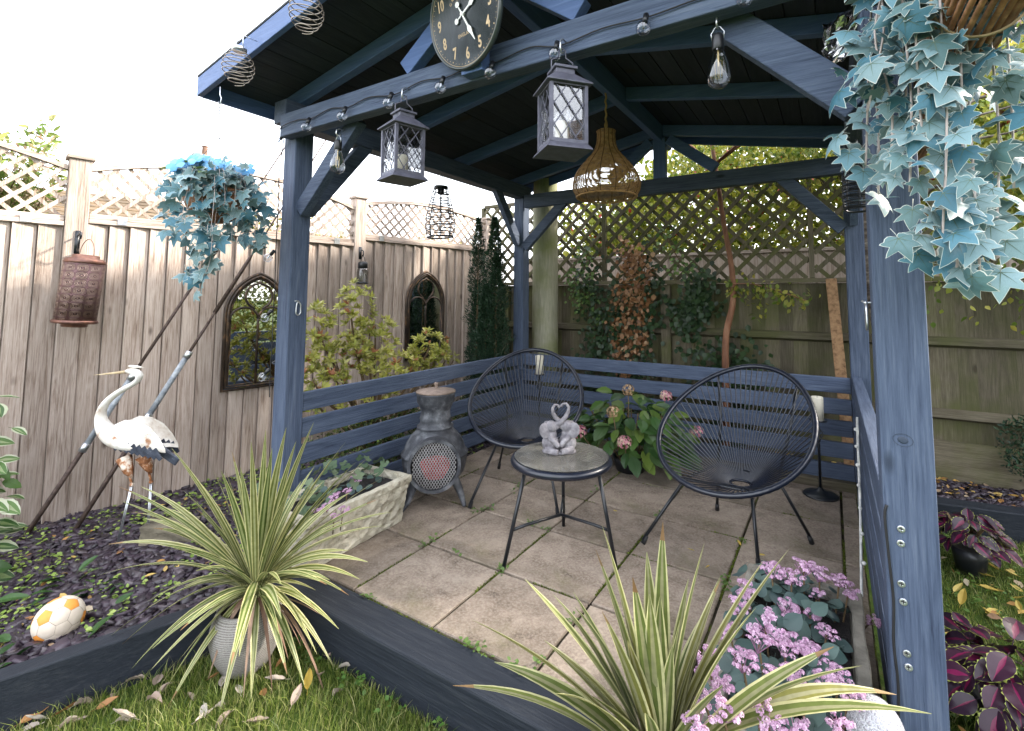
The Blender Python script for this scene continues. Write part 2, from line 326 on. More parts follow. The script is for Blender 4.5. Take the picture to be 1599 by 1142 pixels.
# roof
RID, TAN, ZE, XE0, XE1 = .62, .19, 2.37, -1.0, 2.24
zl = lambda x: ZE+TAN*(x-XE0) if x <= RID else ZE+TAN*(XE1-x)
VY0, VY1 = -.275, 2.74; PERP = 1/math.sqrt(1+TAN*TAN)
part('ridge_beam', lambda b: b.box(RID-.026, -.24, 2.535, RID+.026, 2.70, zl(RID)-.004), M['roofpaint_y'])
for y in (.15,.88,1.6,2.435):
    for sgn in (-1, 1):
        xe = XE0+.03 if sgn < 0 else XE1-.03; xr = RID+sgn*.03; h = .085
        part('rafter', lambda b: b.prism([(xe,y-.024,zl(xe)-.002),(xr,y-.024,zl(xr)-.002),(xr,y-.024,zl(xr)-h-.005),(xe,y-.024,zl(xe)-h)], (0,.048,0)), M['roofpaint_x'])
nb = 14
for sgn in (-1, 1):
    for k in range(nb):
        a = k/nb; b_ = (k+1)/nb; xe = XE0 if sgn < 0 else XE1
        x0 = xe+(RID-xe)*a; x1 = xe+(RID-xe)*b_; d = (.0025 if sgn < 0 else -.0025); j = random.uniform(0,.003)
        part('roof_board', lambda b: b.prism([(x0+d,VY0+.03,zl(x0)+j),(x1-d,VY0+.03,zl(x1)+j),(x1-d,VY0+.03,zl(x1)+.018+j),(x0+d,VY0+.03,zl(x0)+.018+j)], (0,VY1-VY0-.06,0)), M['stain_y'], 0)
for sgn in (-1, 1):
    xe = XE0-.01 if sgn < 0 else XE1+.01; ze = zl(XE0)-TAN*.01
    part('roof_felt', lambda b: b.prism([(xe,VY0,ze+.023),(RID,VY0,zl(RID)+.024),(RID,VY0,zl(RID)+.034),(xe,VY0,ze+.033)], (0,VY1-VY0,0)), M['felt'], 0)
    for yv, dy in ((VY0+.002,.026), (VY1-.028,.026)):
        part('barge_board', lambda b: b.prism([(xe,yv,ze-.078),(RID-sgn*.001,yv,zl(RID)-.078),(RID-sgn*.001,yv,zl(RID)+.021),(xe,yv,ze+.021)], (0,dy,0)), M['roofpaint_x'], .003)
    part('fascia_board', lambda b: b.box(xe-.012 if sgn < 0 else xe-.006, VY0+.03, ze-.075, xe+.006 if sgn < 0 else xe+.012, VY1-.03, ze+.018), M['roofpaint_y'], .003)
for y0, y1, zb, my in ((.034,.1,2.243,.012), (2.406,2.468,2.225,2.407)):
    part('king_post', lambda b: b.box(RID-.052, y0-.052 if y0 < 1 else y0+.006, zb-.118 if y0 < 1 else zb, RID+.052, y0-.001 if y0 < 1 else y1, 2.56), M['roofpaint_z'])
    for sgn in (-1, 1):
        part('strut', lambda b: b.beam((RID+sgn*.44,(y0+y1)/2,zb+.03), (RID+sgn*.075,(y0+y1)/2,2.545), .085, .052, up=(0,1,0)), M['roofpaint_x'])
# boarded sides
BP, BH = .1425, .104
for k in range(5):
    zt = .716-k*BP
    part('rail_board', lambda b: b.box(-.757,YF1+.002,zt-BH,-.728,YB0-.002,zt), M['paint_y'], .005)
    part('rail_board', lambda b: b.box(XL1+.002,2.432,zt-BH,XR0-.002,2.46,zt), M['paint_x'], .005)
    part('rail_board', lambda b: b.box(1.893,YF1+.002,zt-BH-.025,1.921,YB0-.002,zt-.012), M['paint_y'], .005)
part('cap_rail', lambda b: b.box(1.889,YF1+.003,.706,1.945,YB0-.003,.728), M['paint_y'], .004)
for (x, z) in ((1.920,.677),(1.918,.642),(1.915,.545),(1.917,.503),(1.919,.383),(1.921,.352)):
    def scr(b):
        b.lathe([(.0001,.0005),(.0035,.0008),(.0078,.0026),(.0085,.0016),(.0085,-.002)], 14)
        b.box(-.0048,-.0009,.0008,.0048,.0009,.0022,1); b.box(-.0009,-.0048,.0008,.0009,.0048,.0022,1)
    mb = MB(); scr(mb); o = mb.obj('screw', [M['steel'], M['rubber']], perg, True); o.location = (x, YF0-.0012, z); o.rotation_euler = (R(90), 0, 0)
mb = MB(); mb.lathe([(.0001,.0009),(.006,.0008),(.0085,.0002),(.0088,-.001)], 18, sx=1.3); mb.tube([(.0165*math.cos(t)*1.25,.0150*math.sin(t),0) for t in np.linspace(0,2*math.pi,29)[:-1]], .0007, 5, True)
o = mb.obj('knot', plain('dark_paint_knot', (.030,.042,.068), .6), perg, True); o.location = (1.933, YF0-.0004, .895); o.rotation_euler = (R(90), R(8), 0)

# ------------------------------------------------------------------ fences
def trellis(parent, u0, u1, zb, top, sp, sw, th, y0, mat, jit=.002):
    ln = []
    for sl in (1, -1):
        c = u0-4
        while c < u1+4:
            t = np.linspace(0, 3, 1500); u = c+sl*t; z = zb+t
            ok = (u >= u0) & (u <= u1) & (z <= top(u))
            if ok.any():
                i = np.where(ok)[0]; a, b = i[0], i[-1]
                if (b-a)*.002 > .03: ln.append((sl, u[a], z[a], u[b], z[b]))
            c += sp
    for sl, ua, za, ub, zb_ in ln:
        y = y0 + (0 if sl > 0 else th+.0008) + random.uniform(-jit*.1, jit*.1)
        mb = MB(); mb.beam((ua+random.uniform(-jit,jit), y, za), (ub+random.uniform(-jit,jit), y, zb_), sw, th, up=(0,1,0)); mb.obj('trellis_slat', mat, parent)
def curved_rail(parent, u0, u1, top, y0, y1, h, mat, n=14):
    mb = MB(); us = np.linspace(u0, u1, n)
    for a, b in zip(us[:-1], us[1:]):
        za, zb = float(top(a)), float(top(b)); mb.add([(a,y0,za),(b,y0,zb),(b,y1,zb),(a,y1,za),(a,y0,za+h),(b,y0,zb+h),(b,y1,zb+h),(a,y1,za+h)],
            [(0,3,2,1),(4,5,6,7),(0,1,5,4),(2,3,7,6)]+([(3,0,4,7)] if a == us[0] else [])+([(1,2,6,5)] if b == us[-1] else []))
    return mb.obj('trellis_rail', mat, parent)
FG = -.16
lf = thing('garden_fence', 'pale weathered feather edge board fence with bowed trellis top', 'fence', (FA.x, FA.y, 0), FANG)
def feather(parent, u0, u1, z0, z1, y, mat, flip=1):
    mb = MB(); a, b = (u0, u1+.012); t0, t1 = (.004,.015) if flip > 0 else (.015,.004)
    mb.add([(a,y,z0),(b,y-.0035,z0),(b,y+t1,z0),(a,y+t0,z0),(a,y,z1),(b,y-.0035,z1),(b,y+t1,z1),(a,y+t0,z1)], [(0,3,2,1),(4,5,6,7),(0,1,5,4),(1,2,6,5),(2,3,7,6),(3,0,4,7)])
    cx = (u0+u1)/2; me_o = mb.obj('board', mat, parent); return me_o
def featherL(u0, u1, z0, z1, tongue=True):
    # thick outer edge towards the next board, standing proud: the step catches light and shade
    mb = MB(); a, b = u0, u1; w = random.uniform(-.003,.003); d = .007 if tongue else .003
    pr_ = [(a,-.030+w),(b-d,-.010+w),(b-d,.009),(b+.02,.009),(b+.02,.013),(b-.016,.013),(b-.016,.006),(a,.006)] if tongue else [(a,-.030+w),(b-d,-.010+w),(b-d,.006),(a,.006)]
    mb.prism([(x, y, z0) for x, y in pr_], (0,0,z1-z0))
    mb.obj('board', M['fence_z'], lf)
for u, zt in ((-1.9,2.06),(.012,2.085),(1.872,2.13),(3.47,2.13)):
    mb = MB(); mb.box(u-.052,-.045,FG-.1,u+.052,.06,zt); mb.obj('post', M['fence_z'], lf, bevel=.004, seg=2)
    mb = MB(); mb.box(u-.066,-.06,zt+.001,u+.066,.074,zt+.026); mb.obj('post_cap', M['fence_x'], lf, bevel=.006, seg=2)
for u0, u1, zt, ze, rise in ((-1.845,-.042,1.695,2.035,.15), (.066,1.818,1.722,2.045,.15), (1.926,3.415,1.785,2.10,.09)):
    nbd = round((u1-u0)/.1035); wd = (u1-u0)/nbd
    for k in range(nbd):
        featherL(u0+k*wd, u0+(k+1)*wd, FG, zt-.03+random.uniform(-.003,.003), k < nbd-1)
    mb = MB(); mb.box(u0,-.040,zt-.028,u1,.03,zt); mb.obj('capping_rail', M['fence_x'], lf, bevel=.003)
    mb = MB(); mb.box(u0,-.026,zt+.0015,u1,.022,zt+.036); mb.obj('trellis_rail', M['fence_x'], lf, bevel=.003)
    mid = (u0+u1)/2; half = (u1-u0)/2; top = lambda u: ze+rise*(1-((u-mid)/half)**2)-.02
    trellis(lf, u0, u1, zt+.036, top, .098, .021, .011, -.010, M['fence_z'])
    curved_rail(lf, u0, u1, top, -.026, .022, .03, M['fence_x'])
    for uu in (u0+.16, u1-.16):
        mb = MB(); mb.box(uu-.024,-.0435,zt-.022,uu+.024,-.0412,zt+.03); mb.box(uu-.024,-.0435,zt+.005,uu+.024,-.0262,zt+.007); mb.obj('bracket', M['steel'], lf)

bf = thing('garden_fence', 'shaded greenish board fence with tall diamond trellis behind the pergola', 'fence', (0,3.1,0))
X0, X1 = -1.62, 4.4; nbd = int((X1-X0)/.104)
for k in range(nbd):
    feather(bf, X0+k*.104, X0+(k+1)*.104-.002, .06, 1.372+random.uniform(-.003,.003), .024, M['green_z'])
for z in (.42, .935): 
    mb = MB(); mb.add([(X0,.019,z-.04),(X1,.019,z-.04),(X1,.019,z+.04),(X0,.019,z+.04),(X0,-.028,z-.018),(X1,-.028,z-.018),(X1,-.022,z+.03),(X0,-.022,z+.03)], [(4,5,6,7),(0,1,5,4),(3,7,6,2),(0,4,7,3),(1,2,6,5)]); mb.obj('arris_rail', M['green_x'], bf)
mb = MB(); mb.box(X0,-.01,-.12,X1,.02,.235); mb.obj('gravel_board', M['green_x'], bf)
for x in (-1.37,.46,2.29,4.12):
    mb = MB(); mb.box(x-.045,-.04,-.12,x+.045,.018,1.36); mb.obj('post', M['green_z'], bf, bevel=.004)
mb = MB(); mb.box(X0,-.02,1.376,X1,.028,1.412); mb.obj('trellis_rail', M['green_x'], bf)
for x0, x1, zt in ((-1.70,-.19,2.29), (-.15,1.645,2.24), (1.685,4.4,2.24)):
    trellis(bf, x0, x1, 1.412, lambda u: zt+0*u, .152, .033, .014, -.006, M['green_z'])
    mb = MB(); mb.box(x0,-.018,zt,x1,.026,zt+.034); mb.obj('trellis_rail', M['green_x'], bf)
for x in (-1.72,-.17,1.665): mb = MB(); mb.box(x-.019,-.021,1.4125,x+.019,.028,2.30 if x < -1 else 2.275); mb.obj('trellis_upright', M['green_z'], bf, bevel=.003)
nf = thing('garden_fence', 'sunlit brown fence of the next garden seen through the trellis', 'fence', (0,3.85,0))
for k in range(48): feather(nf, -1.7+k*.13, -1.7+(k+1)*.13-.004, .0, 1.70, 0, M['fence_z'])
mb = MB(); mb.box(-1.7,-.02,1.70,4.54,.03,1.73); mb.obj('capping_rail', M['fence_x'], nf)
# ------------------------------------------------------------------ acapulco chairs
def make_chair(label, c, ang, a, wd, zf, zb, feet):
    t0 = thing('string_chair', label, 'chair', (c[0], c[1], 0), 0, 'black string chairs on the patio')
    fw = Vector((math.cos(ang), math.sin(ang), 0)); rt = Vector((fw.y, -fw.x, 0))
    def rim(t, k=1.0):
        f = math.cos(t); r = math.sin(t)*(1+.12*math.cos(t)); return fw*(a*f*k)+rt*(wd*r*k)+Vector((0,0,zf+(zb-zf)*(1-f)/2))
    n = 64; mb = MB()
    # the rim is wrapped in cord: a bead-like ripple round the tube
    mb.tube([rim(2*math.pi*i/(n*3)) for i in range(n*3)], [.0135+(.0014 if i % 3 == 0 else 0) for i in range(n*3)], 8, True); mb.obj('rim', M['navycord'], t0, True)
    hc = fw*-.045+Vector((0,0,.285)); hr = .052
    ring = lambda t: hc+fw*(hr*math.cos(t))+rt*(hr*math.sin(t))
    mb = MB(); mb.tube([ring(2*math.pi*i/32) for i in range(32)], .007, 8, True); mb.obj('seat_ring', M['navycord'], t0, True)
    N = 66
    for i in range(N):
        t = 2*math.pi*(i+.5)/N; p = rim(t); q = ring(t); mid = p.lerp(q, .5)-Vector((0,0,.006))
        mb = MB(); mb.tube([p, mid, q], .0036, 5, cap=False); mb.obj('cord', M['navycord'], t0, True)
    tops = []
    for k, (x, y) in enumerate(feet):
        f = Vector((x-c[0], y-c[1], 0)); lx = f.dot(fw); ly = f.dot(rt); tp = fw*(lx*.42)+rt*(ly*.62)+Vector((0,0,.305 if lx > 0 else .33)); tops.append(tp)
        mb = MB(); mb.tube([tp, f+Vector((0,0,.02))], .0085, 8); lg = mb.obj('leg', M['blackmetal'], t0, True)
        mb = MB(); d = (f-tp).normalized(); mb.tube([f-d*.035+Vector((0,0,.012)), f+Vector((0,0,.004))], [.0105,.0125], 8); mb.obj('rubber_foot', M['rubber'], lg, True)
    back = sorted(range(4), key=lambda k: (Vector((feet[k][0]-c[0], feet[k][1]-c[1], 0))).dot(fw))[:2]
    for k in back:
        s = 1 if tops[k].dot(rt) > 0 else -1
        mb = MB(); mb.tube([tops[k], (tops[k]+rim(s*2.45))*.5-fw*.035, rim(s*2.45)], .0075, 8); mb.obj('back_support', M['blackmetal'], t0, True)
    mb = MB(); mb.tube([tops[0], tops[1], tops[2], tops[3]] if True else [], .0075, 8, True); mb.obj('seat_frame', M['blackmetal'], t0, True)
    return t0
make_chair('black string chair standing between the hydrangea and the pillar candle stand', (1.343,1.28), R(-104.3), .358, .374, .355, .856, [(.929,1.021),(1.461,1.079),(1.663,1.475),(1.172,1.631)])
make_chair('black string chair beside the chiminea in the patio corner', (.028,1.334), R(-67.3), .358, .367, .363, .855, [(-.078,.875),(.41,1.07),(.17,1.70),(-.324,1.512)])

# ------------------------------------------------------------------ side table
def dusty_glass():
    m, nt, b = base_mat('dusty_table_glass', .12, 0, .6); v = coords(nt, (1,1,1), False)
    f = noise(nt, v, 9, 8, .7); nt.links.new(ramp(nt, f, [(.3,(.09,.088,.082)),(.7,(.26,.25,.225))]), b.inputs['Base Color'])
    t = _n(nt, 'ShaderNodeBsdfTransparent'); ms = _n(nt, 'ShaderNodeMixShader'); r = _n(nt, 'ShaderNodeMapRange'); r.inputs[1].default_value = .3; r.inputs[2].default_value = .75; r.inputs[3].default_value = .35; r.inputs[4].default_value = .7
    nt.links.new(f, r.inputs[0]); nt.links.new(r.outputs[0], ms.inputs[0]); nt.links.new(t.outputs[0], ms.inputs[1]); nt.links.new(b.outputs[0], ms.inputs[2])
    nt.links.new(ms.outputs[0], nt.nodes['Material Output'].inputs[0]); return m
tb = thing('side_table', 'round black side table with dusty glass top and three legs', 'table', (.62,.722,0)); TR = .232
mb = MB(); mb.tube([(TR*math.cos(t), TR*math.sin(t), .447) for t in np.linspace(0,2*math.pi,145)[:-1]], [.0175+(.0014 if i % 2 else 0) for i in range(144)], 10, True); mb.obj('rim', M['navycord'], tb, True)
mb = MB(); mb.lathe([(.0001,.4665),(TR-.004,.4665),(TR-.001,.468),(TR-.001,.4705),(TR-.004,.472),(.0001,.472)], 64); mb.obj('glass_top', dusty_glass(), tb)
for i in range(48):
    t = 2*math.pi*i/48; mb = MB(); mb.tube([(TR*math.cos(t),TR*math.sin(t),.445),(.045*math.cos(t),.045*math.sin(t),.405)], .0022, 5, cap=False); mb.obj('cord', M['navycord'], tb, True)
mb = MB(); mb.tube([(.045*math.cos(t),.045*math.sin(t),.405) for t in np.linspace(0,2*math.pi,25)[:-1]], .006, 6, True); mb.obj('centre_ring', M['navycord'], tb, True)
hub = Vector((.0,.0,.185))
for (x, y) in ((.46,.46),(.901,.733),(.496,.978)):
    f = Vector((x-.62, y-.722, 0)); tp = f.normalized()*.195+Vector((0,0,.437)); mb = MB(); mb.tube([tp, f+Vector((0,0,.003))], .0095, 8); mb.obj('leg', M['blackmetal'], tb, True)
    q = tp.lerp(f, .62); mb = MB(); mb.tube([q, q.lerp(hub,.3)+Vector((0,0,.004)), hub], .0075, 8); mb.obj('stretcher', M['blackmetal'], tb, True)

# ------------------------------------------------------------------ elephant figurine
def remesh(o, vox, smooth=2):
    r = o.modifiers.new('remesh', 'REMESH'); r.mode = 'VOXEL'; r.voxel_size = vox; r.use_smooth_shade = True
    if smooth: s_ = o.modifiers.new('smooth', 'SMOOTH'); s_.iterations = smooth; s_.factor = .5
M['eleph'] = noisy('grey_mauve_resin', [(.3,(.10,.092,.105)),(.5,(.19,.178,.195)),(.7,(.31,.295,.31))], 30, rough=.6, bmp=.5, bscale=90)
ef = thing('elephant_figurine', 'grey figurine of two sitting elephants, trunks raised into a heart', 'figurine', (.591,.753,.4725), YAW)
def elephant(s, trunk, yo, k):
    mb = MB(); B = mb.ball
    B((s*.043,yo,.045), (.045,.04,.045), 16, 10); B((s*.044,yo,.085), (.033,.03,.04), 14, 9); B((s*.042,yo-.004,.124), (.033,.029,.032), 14, 9)
    B((s*.014,yo-.004,.128), (.018,.018,.018), 12, 8)
    ex = Matrix.Rotation(s*.9, 3, 'Z') @ Matrix.Rotation(.25, 3, 'X')
    B((s*.070,yo-.030,.112), (.034,.0055,.040), 14, 9, ax=Matrix.Rotation(s*.35, 3, 'Y') @ Matrix.Rotation(-s*.45, 3, 'Z')); B((s*.060,yo+.02,.118), (.026,.006,.032), 12, 8, ax=Matrix.Rotation(s*.5, 3, 'Z'))
    mb.tube([(s*.048,yo-.028,.078),(s*.026,yo-.045,.066),(s*.004,yo-.048,.04)], [.0155,.014,.0125], 10)
    mb.tube([(s*.06,yo-.02,.02),(s*.035,yo-.045,.016),(s*.008,yo-.056,.014)], [.022,.017,.0145], 10)
    mb.tube([(s*.06,yo+.02,.02),(s*.03,yo+.03,.016),(s*.008,yo+.03,.014)], [.022,.017,.0145], 10)
    mb.tube(trunk, [.0155,.0135,.0115,.0098,.0085,.0072,.0065,.0075], 10)
    o = mb.obj('elephant', M['eleph'], ef, True); remesh(o, .0022, 0); return o
elephant(-1, [(-.022,-.012,.134),(.004,-.012,.146),(.030,-.006,.170),(.046,0,.198),(.049,0,.220),(.036,0,.238),(.018,0,.236),(.008,0,.222)], -.006, 0)
elephant(1, [(.022,.010,.130),(.002,.012,.146),(-.018,.008,.166),(-.031,.002,.190),(-.033,0,.214),(-.022,0,.232),(-.008,0,.230),(.003,0,.218)], .004, 1)
mb = MB(); mb.lathe([(.084,0),(.086,.004),(.082,.011),(.0001,.012)], 28, sy=.62); mb.obj('base', M['eleph'], ef, True)

# ------------------------------------------------------------------ chiminea
M['iron'] = noisy('aged_cast_iron', [(.3,(.025,.027,.034)),(.5,(.07,.074,.085)),(.66,(.17,.178,.195)),(.8,(.16,.095,.065))], 14, rough=.52, metal=.3, bmp=.7, bscale=45, bdist=.006)
M['ironrust'] = noisy('rusty_lid', [(.3,(.13,.095,.075)),(.6,(.25,.19,.155)),(.8,(.33,.27,.23))], 22, rough=.6, metal=.3, bmp=.4)
M['flatblack'] = plain('flat_black', (.008,.007,.008), .9)
ch = thing('chiminea', 'cast iron chiminea with round mesh door and rusty lid', 'chiminea', (-.36,.875,0))
mb = MB(); mb.lathe([(.0001,.065),(.10,.068),(.15,.09),(.185,.14),(.198,.20),(.197,.235),(.205,.24),(.205,.25),(.192,.258),(.175,.31),(.145,.355),(.105,.395),(.112,.40),(.112,.412),(.098,.42),(.092,.44),(.098,.455),(.092,.47),(.09,.50),(.096,.52),(.108,.545),(.116,.56),(.118,.60),(.122,.605),(.122,.612),(.10,.613)], 40); mb.obj('body', M['iron'], ch, True).location.z = .036
mb = MB(); mb.lathe([(.105,.612),(.124,.615),(.122,.622),(.07,.632),(.018,.638),(.008,.645),(.008,.652),(.014,.660),(.014,.668),(.006,.674),(.0001,.674)], 32); mb.obj('lid', M['ironrust'], ch, True).location.z = .036
mdir = Vector((.68,-.74,0)).normalized(); mr = Vector((-mdir.y, mdir.x, 0)); mc = mdir*.19+Vector((0,0,.272)); mr_r = .142
def mp(x, z, d=0): return mc+mr*x+Vector((0,0,z))+mdir*d
mb = MB()
for k in range(40):
    a = 2*math.pi*k/40; b_ = 2*math.pi*(k+1)/40; pa = [mp(r*math.cos(a), r*math.sin(a), d) for r, d in ((.138,-.08),(.152,.035),(.152,.052),(.134,.052),(.134,.03))]; pb = [mp(r*math.cos(b_), r*math.sin(b_), d) for r, d in ((.138,-.08),(.152,.035),(.152,.052),(.134,.052),(.134,.03))]
    for i in range(4): mb.add([pa[i], pb[i], pb[i+1], pa[i+1]], [(0,1,2,3)])
dr = mb.obj('door_frame', M['iron'], ch, True)
mb = MB(); mb.add([mp(.135*math.cos(t), .135*math.sin(t), .012) for t in np.linspace(0,2*math.pi,33)[:-1]], [tuple(range(32))]); mb.obj('hollow_shade_disc', M['flatblack'], ch)  # black disc painted in for the shade of the hollow behind the door
mb = MB(); mb.prism([mp((.082+.012*math.sin(3*t))*math.cos(t)+.005, (.078+.010*math.cos(2*t))*math.sin(t)-.015, .015) for t in np.linspace(0,2*math.pi,23)[:-1]], mdir*.012); mb.obj('red_patch', plain('dull_red', (.24,.018,.02), .8, amt=.5, scale=18), ch)  # plain red patch behind the mesh, object not identified
mb = MB()
for sl in (1, -1):
    for k in range(-14, 15):
        c_ = k*.026; pts = []
        for t in np.linspace(-.2,.2,81):
            x = t*.62; z = t*1.0*sl+c_
            if x*x+z*z < .134**2: pts.append((x, z))
        if len(pts) > 2: mb.tube([mp(*pts[0], .040+.0015*sl), mp(*pts[-1], .040+.0015*sl)], .0019, 5)
mb.obj('mesh_screen', plain('silver_mesh', (.30,.29,.29), .45, .5), dr)
for (x, y) in ((-.352,.575),(-.108,.872),(-.62,1.165)):
    f = Vector((x+.36, y-.875, 0)); d = f.normalized(); mb = MB()
    mb.tube([d*.12+Vector((0,0,.16)), d*.165+Vector((0,0,.155)), d*.20+Vector((0,0,.105)), d*(.225)+Vector((0,0,.06)), f*.97+Vector((0,0,.014)), f+Vector((0,0,.012))], [.03,.03,.026,.02,.014,.010], 10, flat=.8); mb.obj('leg', M['iron'], ch, True)

# ------------------------------------------------------------------ candle stands
def candle(label, x, y, ztop, striped, base=True, hc=.15):
    t = thing('candle_stand', label, 'candle stand', (x, y, 0), 0, 'tall candle stands at the patio edge'); zc = ztop-hc
    mb = MB(); mb.lathe([(.10,0),(.103,.006),(.095,.014),(.06,.026),(.02,.036),(.012,.05),(.0001,.05)], 28); mb.obj('base', M['blackmetal'], t, True)
    mb = MB(); mb.tube([(0,0,.04),(0,0,zc-.15),(0,0,zc-.14)], .008, 8)
    for k in range(4):
        mb.tube([(.024*math.sin(math.pi*s)*math.cos(k*math.pi/2+3*s), .024*math.sin(math.pi*s)*math.sin(k*math.pi/2+3*s), zc-.14+.10*s) for s in np.linspace(0,1,11)], .004, 6)
    mb.tube([(0,0,zc-.045),(0,0,zc-.01)], .007, 8); mb.obj('stem', M['blackmetal'], t, True)
    mb = MB(); mb.lathe([(.012,zc-.014),(.05,zc-.006),(.052,zc),(.0001,zc)], 24); mb.obj('dish', M['blackmetal'], t, True)
    cd = thing('pillar_candle', ('cream pillar candle seen through the cords of the corner chair' if striped else 'cream pillar candle standing clear of the chair near the leaning plank'), 'candle', (x, y, zc+.0005))
    mb = MB(); r = .035; n = 24
    prof = [(.0001,0),(r,0),(r,hc-.01)]; mb.lathe(prof+[(r-.002,hc-.004),(r-.012,hc-.012),(.0001,hc-.016)], n); ob = mb.obj('wax', M['candle'], cd, True)
    mb = MB(); mb.tube([(0,0,hc-.018),(.001,0,hc+.002)], .0015, 5); mb.obj('wick', M['flatblack'], cd)
candle('black metal candle stand with cage stem and round foot near the leaning plank', 1.69, 2.20, .62, False)
candle('black metal candle stand behind the chair in the patio corner', -.37, 2.16, .75, True, hc=.16)

# ------------------------------------------------------------------ hanging lanterns with lattice panes
def hook(parent, x, y, z, L=.05, name='hook'):
    mb = MB(); mb.tube([(x,y+.03,z+L),(x,y+.004,z+L),(x,y-.012,z+L*.75),(x,y-.014,z+L*.3),(x,y-.004,z),(x,y+.010,z+L*.12),(x,y+.012,z+L*.35)], .0032, 6); return mb.obj(name, M['steel'], parent, True)
def lantern(label, x, y, z0, face, hk):
    t = thing('lantern', label, 'lantern', (x, y, z0), face+R(90), 'grey lattice lanterns hung from the front beam')
    s = .0625; H = .205; fr = M['greymetal']
    mb = MB(); mb.add([(-.082,-.082,0),(.082,-.082,0),(.082,.082,0),(-.082,.082,0),(-.078,-.078,.008),(.078,-.078,.008),(.078,.078,.008),(-.078,.078,.008),(-s-.004,-s-.004,.022),(s+.004,-s-.004,.022),(s+.004,s+.004,.022),(-s-.004,s+.004,.022)],
        [(0,3,2,1)]+[(i,(i+1)%4,4+(i+1)%4,4+i) for i in range(4)]+[(4+i,4+(i+1)%4,8+(i+1)%4,8+i) for i in range(4)]+[(8,9,10,11)]); mb.obj('base', fr, t)
    for a, b in ((-1,-1),(1,-1),(1,1),(-1,1)):
        mb = MB(); mb.box(a*s-.006,b*s-.006,.022,a*s+.006,b*s+.006,.022+H); mb.obj('corner_post', fr, t)
    for k in range(4):
        Rm = Matrix.Rotation(k*math.pi/2, 4, 'Z'); mb = MB(); mb.box(-s+.006,-s-.004,.022,s-.006,-s+.004,.034); mb.box(-s+.006,-s-.004,.016+H,s-.006,-s+.004,.022+H)
        W = s-.006; z_0, z_1 = .034, .016+H
        for sl in (1, -1):
            for c_ in np.arange(-.26, .30, .074):
                pts = []
                for tt in np.linspace(-W, W, 41):
                    zz = .12+c_+sl*tt*1.45
                    if z_0 <= zz <= z_1: pts.append((tt, zz))
                if len(pts) > 1: mb.beam((pts[0][0],-s-.001*sl,pts[0][1]), (pts[-1][0],-s-.001*sl,pts[-1][1]), .0034, .003, up=(0,1,0))
        me = mb.mesh('lattice', fr); me.transform(Rm); link('lattice', me, t)
        mb = MB(); mb.box(-W,-s+.005,z_0,W,-s+.0065,z_1); me = mb.mesh('pane', M['glass']); me.transform(Rm); link('pane', me, t)
    zr = .022+H
    mb = MB(); mb.add([(-.082,-.082,zr),(.082,-.082,zr),(.082,.082,zr),(-.082,.082,zr),(-.082,-.082,zr+.005),(.082,-.082,zr+.005),(.082,.082,zr+.005),(-.082,.082,zr+.005),(-.036,-.036,zr+.048),(.036,-.036,zr+.048),(.036,.036,zr+.048),(-.036,.036,zr+.048)],
        [(0,3,2,1)]+[(i,(i+1)%4,4+(i+1)%4,4+i) for i in range(4)]+[(4+i,4+(i+1)%4,8+(i+1)%4,8+i) for i in range(4)]); mb.box(-.034,-.034,zr+.048,.034,.034,zr+.066); mb.box(-.042,-.042,zr+.0661,.042,.042,zr+.076); mb.obj('roof', fr, t, bevel=.0012)
    mb = MB(); zt = zr+.06
    mb.tube([(-.040,0,zt),(-.040,0,zt+.045),(-.014,0,zt+.06),(-.012,0,zt+.085),(0,0,zt+.094),(.012,0,zt+.085),(.014,0,zt+.06),(.040,0,zt+.045),(.040,0,zt)], .0026, 6); mb.obj('handle', fr, t, True)
    mb = MB(); mb.lathe([(.0001,.022),(.024,.022),(.024,.11),(.022,.113),(.010,.108),(.0001,.107)], 18); mb.obj('candle', M['candle'], t, True)
    mb = MB(); mb.lathe([(.0001,zr-.001),(.014,zr-.001),(.014,zr-.055),(.006,zr-.06),(.0001,zr-.06)][::-1], 12); mb.obj('lamp_holder', M['black'], t, True)
    h = thing('screw_hook', hk, 'hook', (x, y, z0+zt+.075)); hook(h, 0, 0, .0, .055)
lantern('grey lattice lantern hanging on the front beam right of the clock'.replace('right of','between the rattan shade and'), 1.011, .005, 1.745, R(-41), 'small steel hook holding the lantern in front of the rattan shade')
lantern('grey lattice lantern with pale candle hanging between corner post and clock', .228, .005, 1.745, R(-16), 'small steel hook holding the lantern near the corner post')

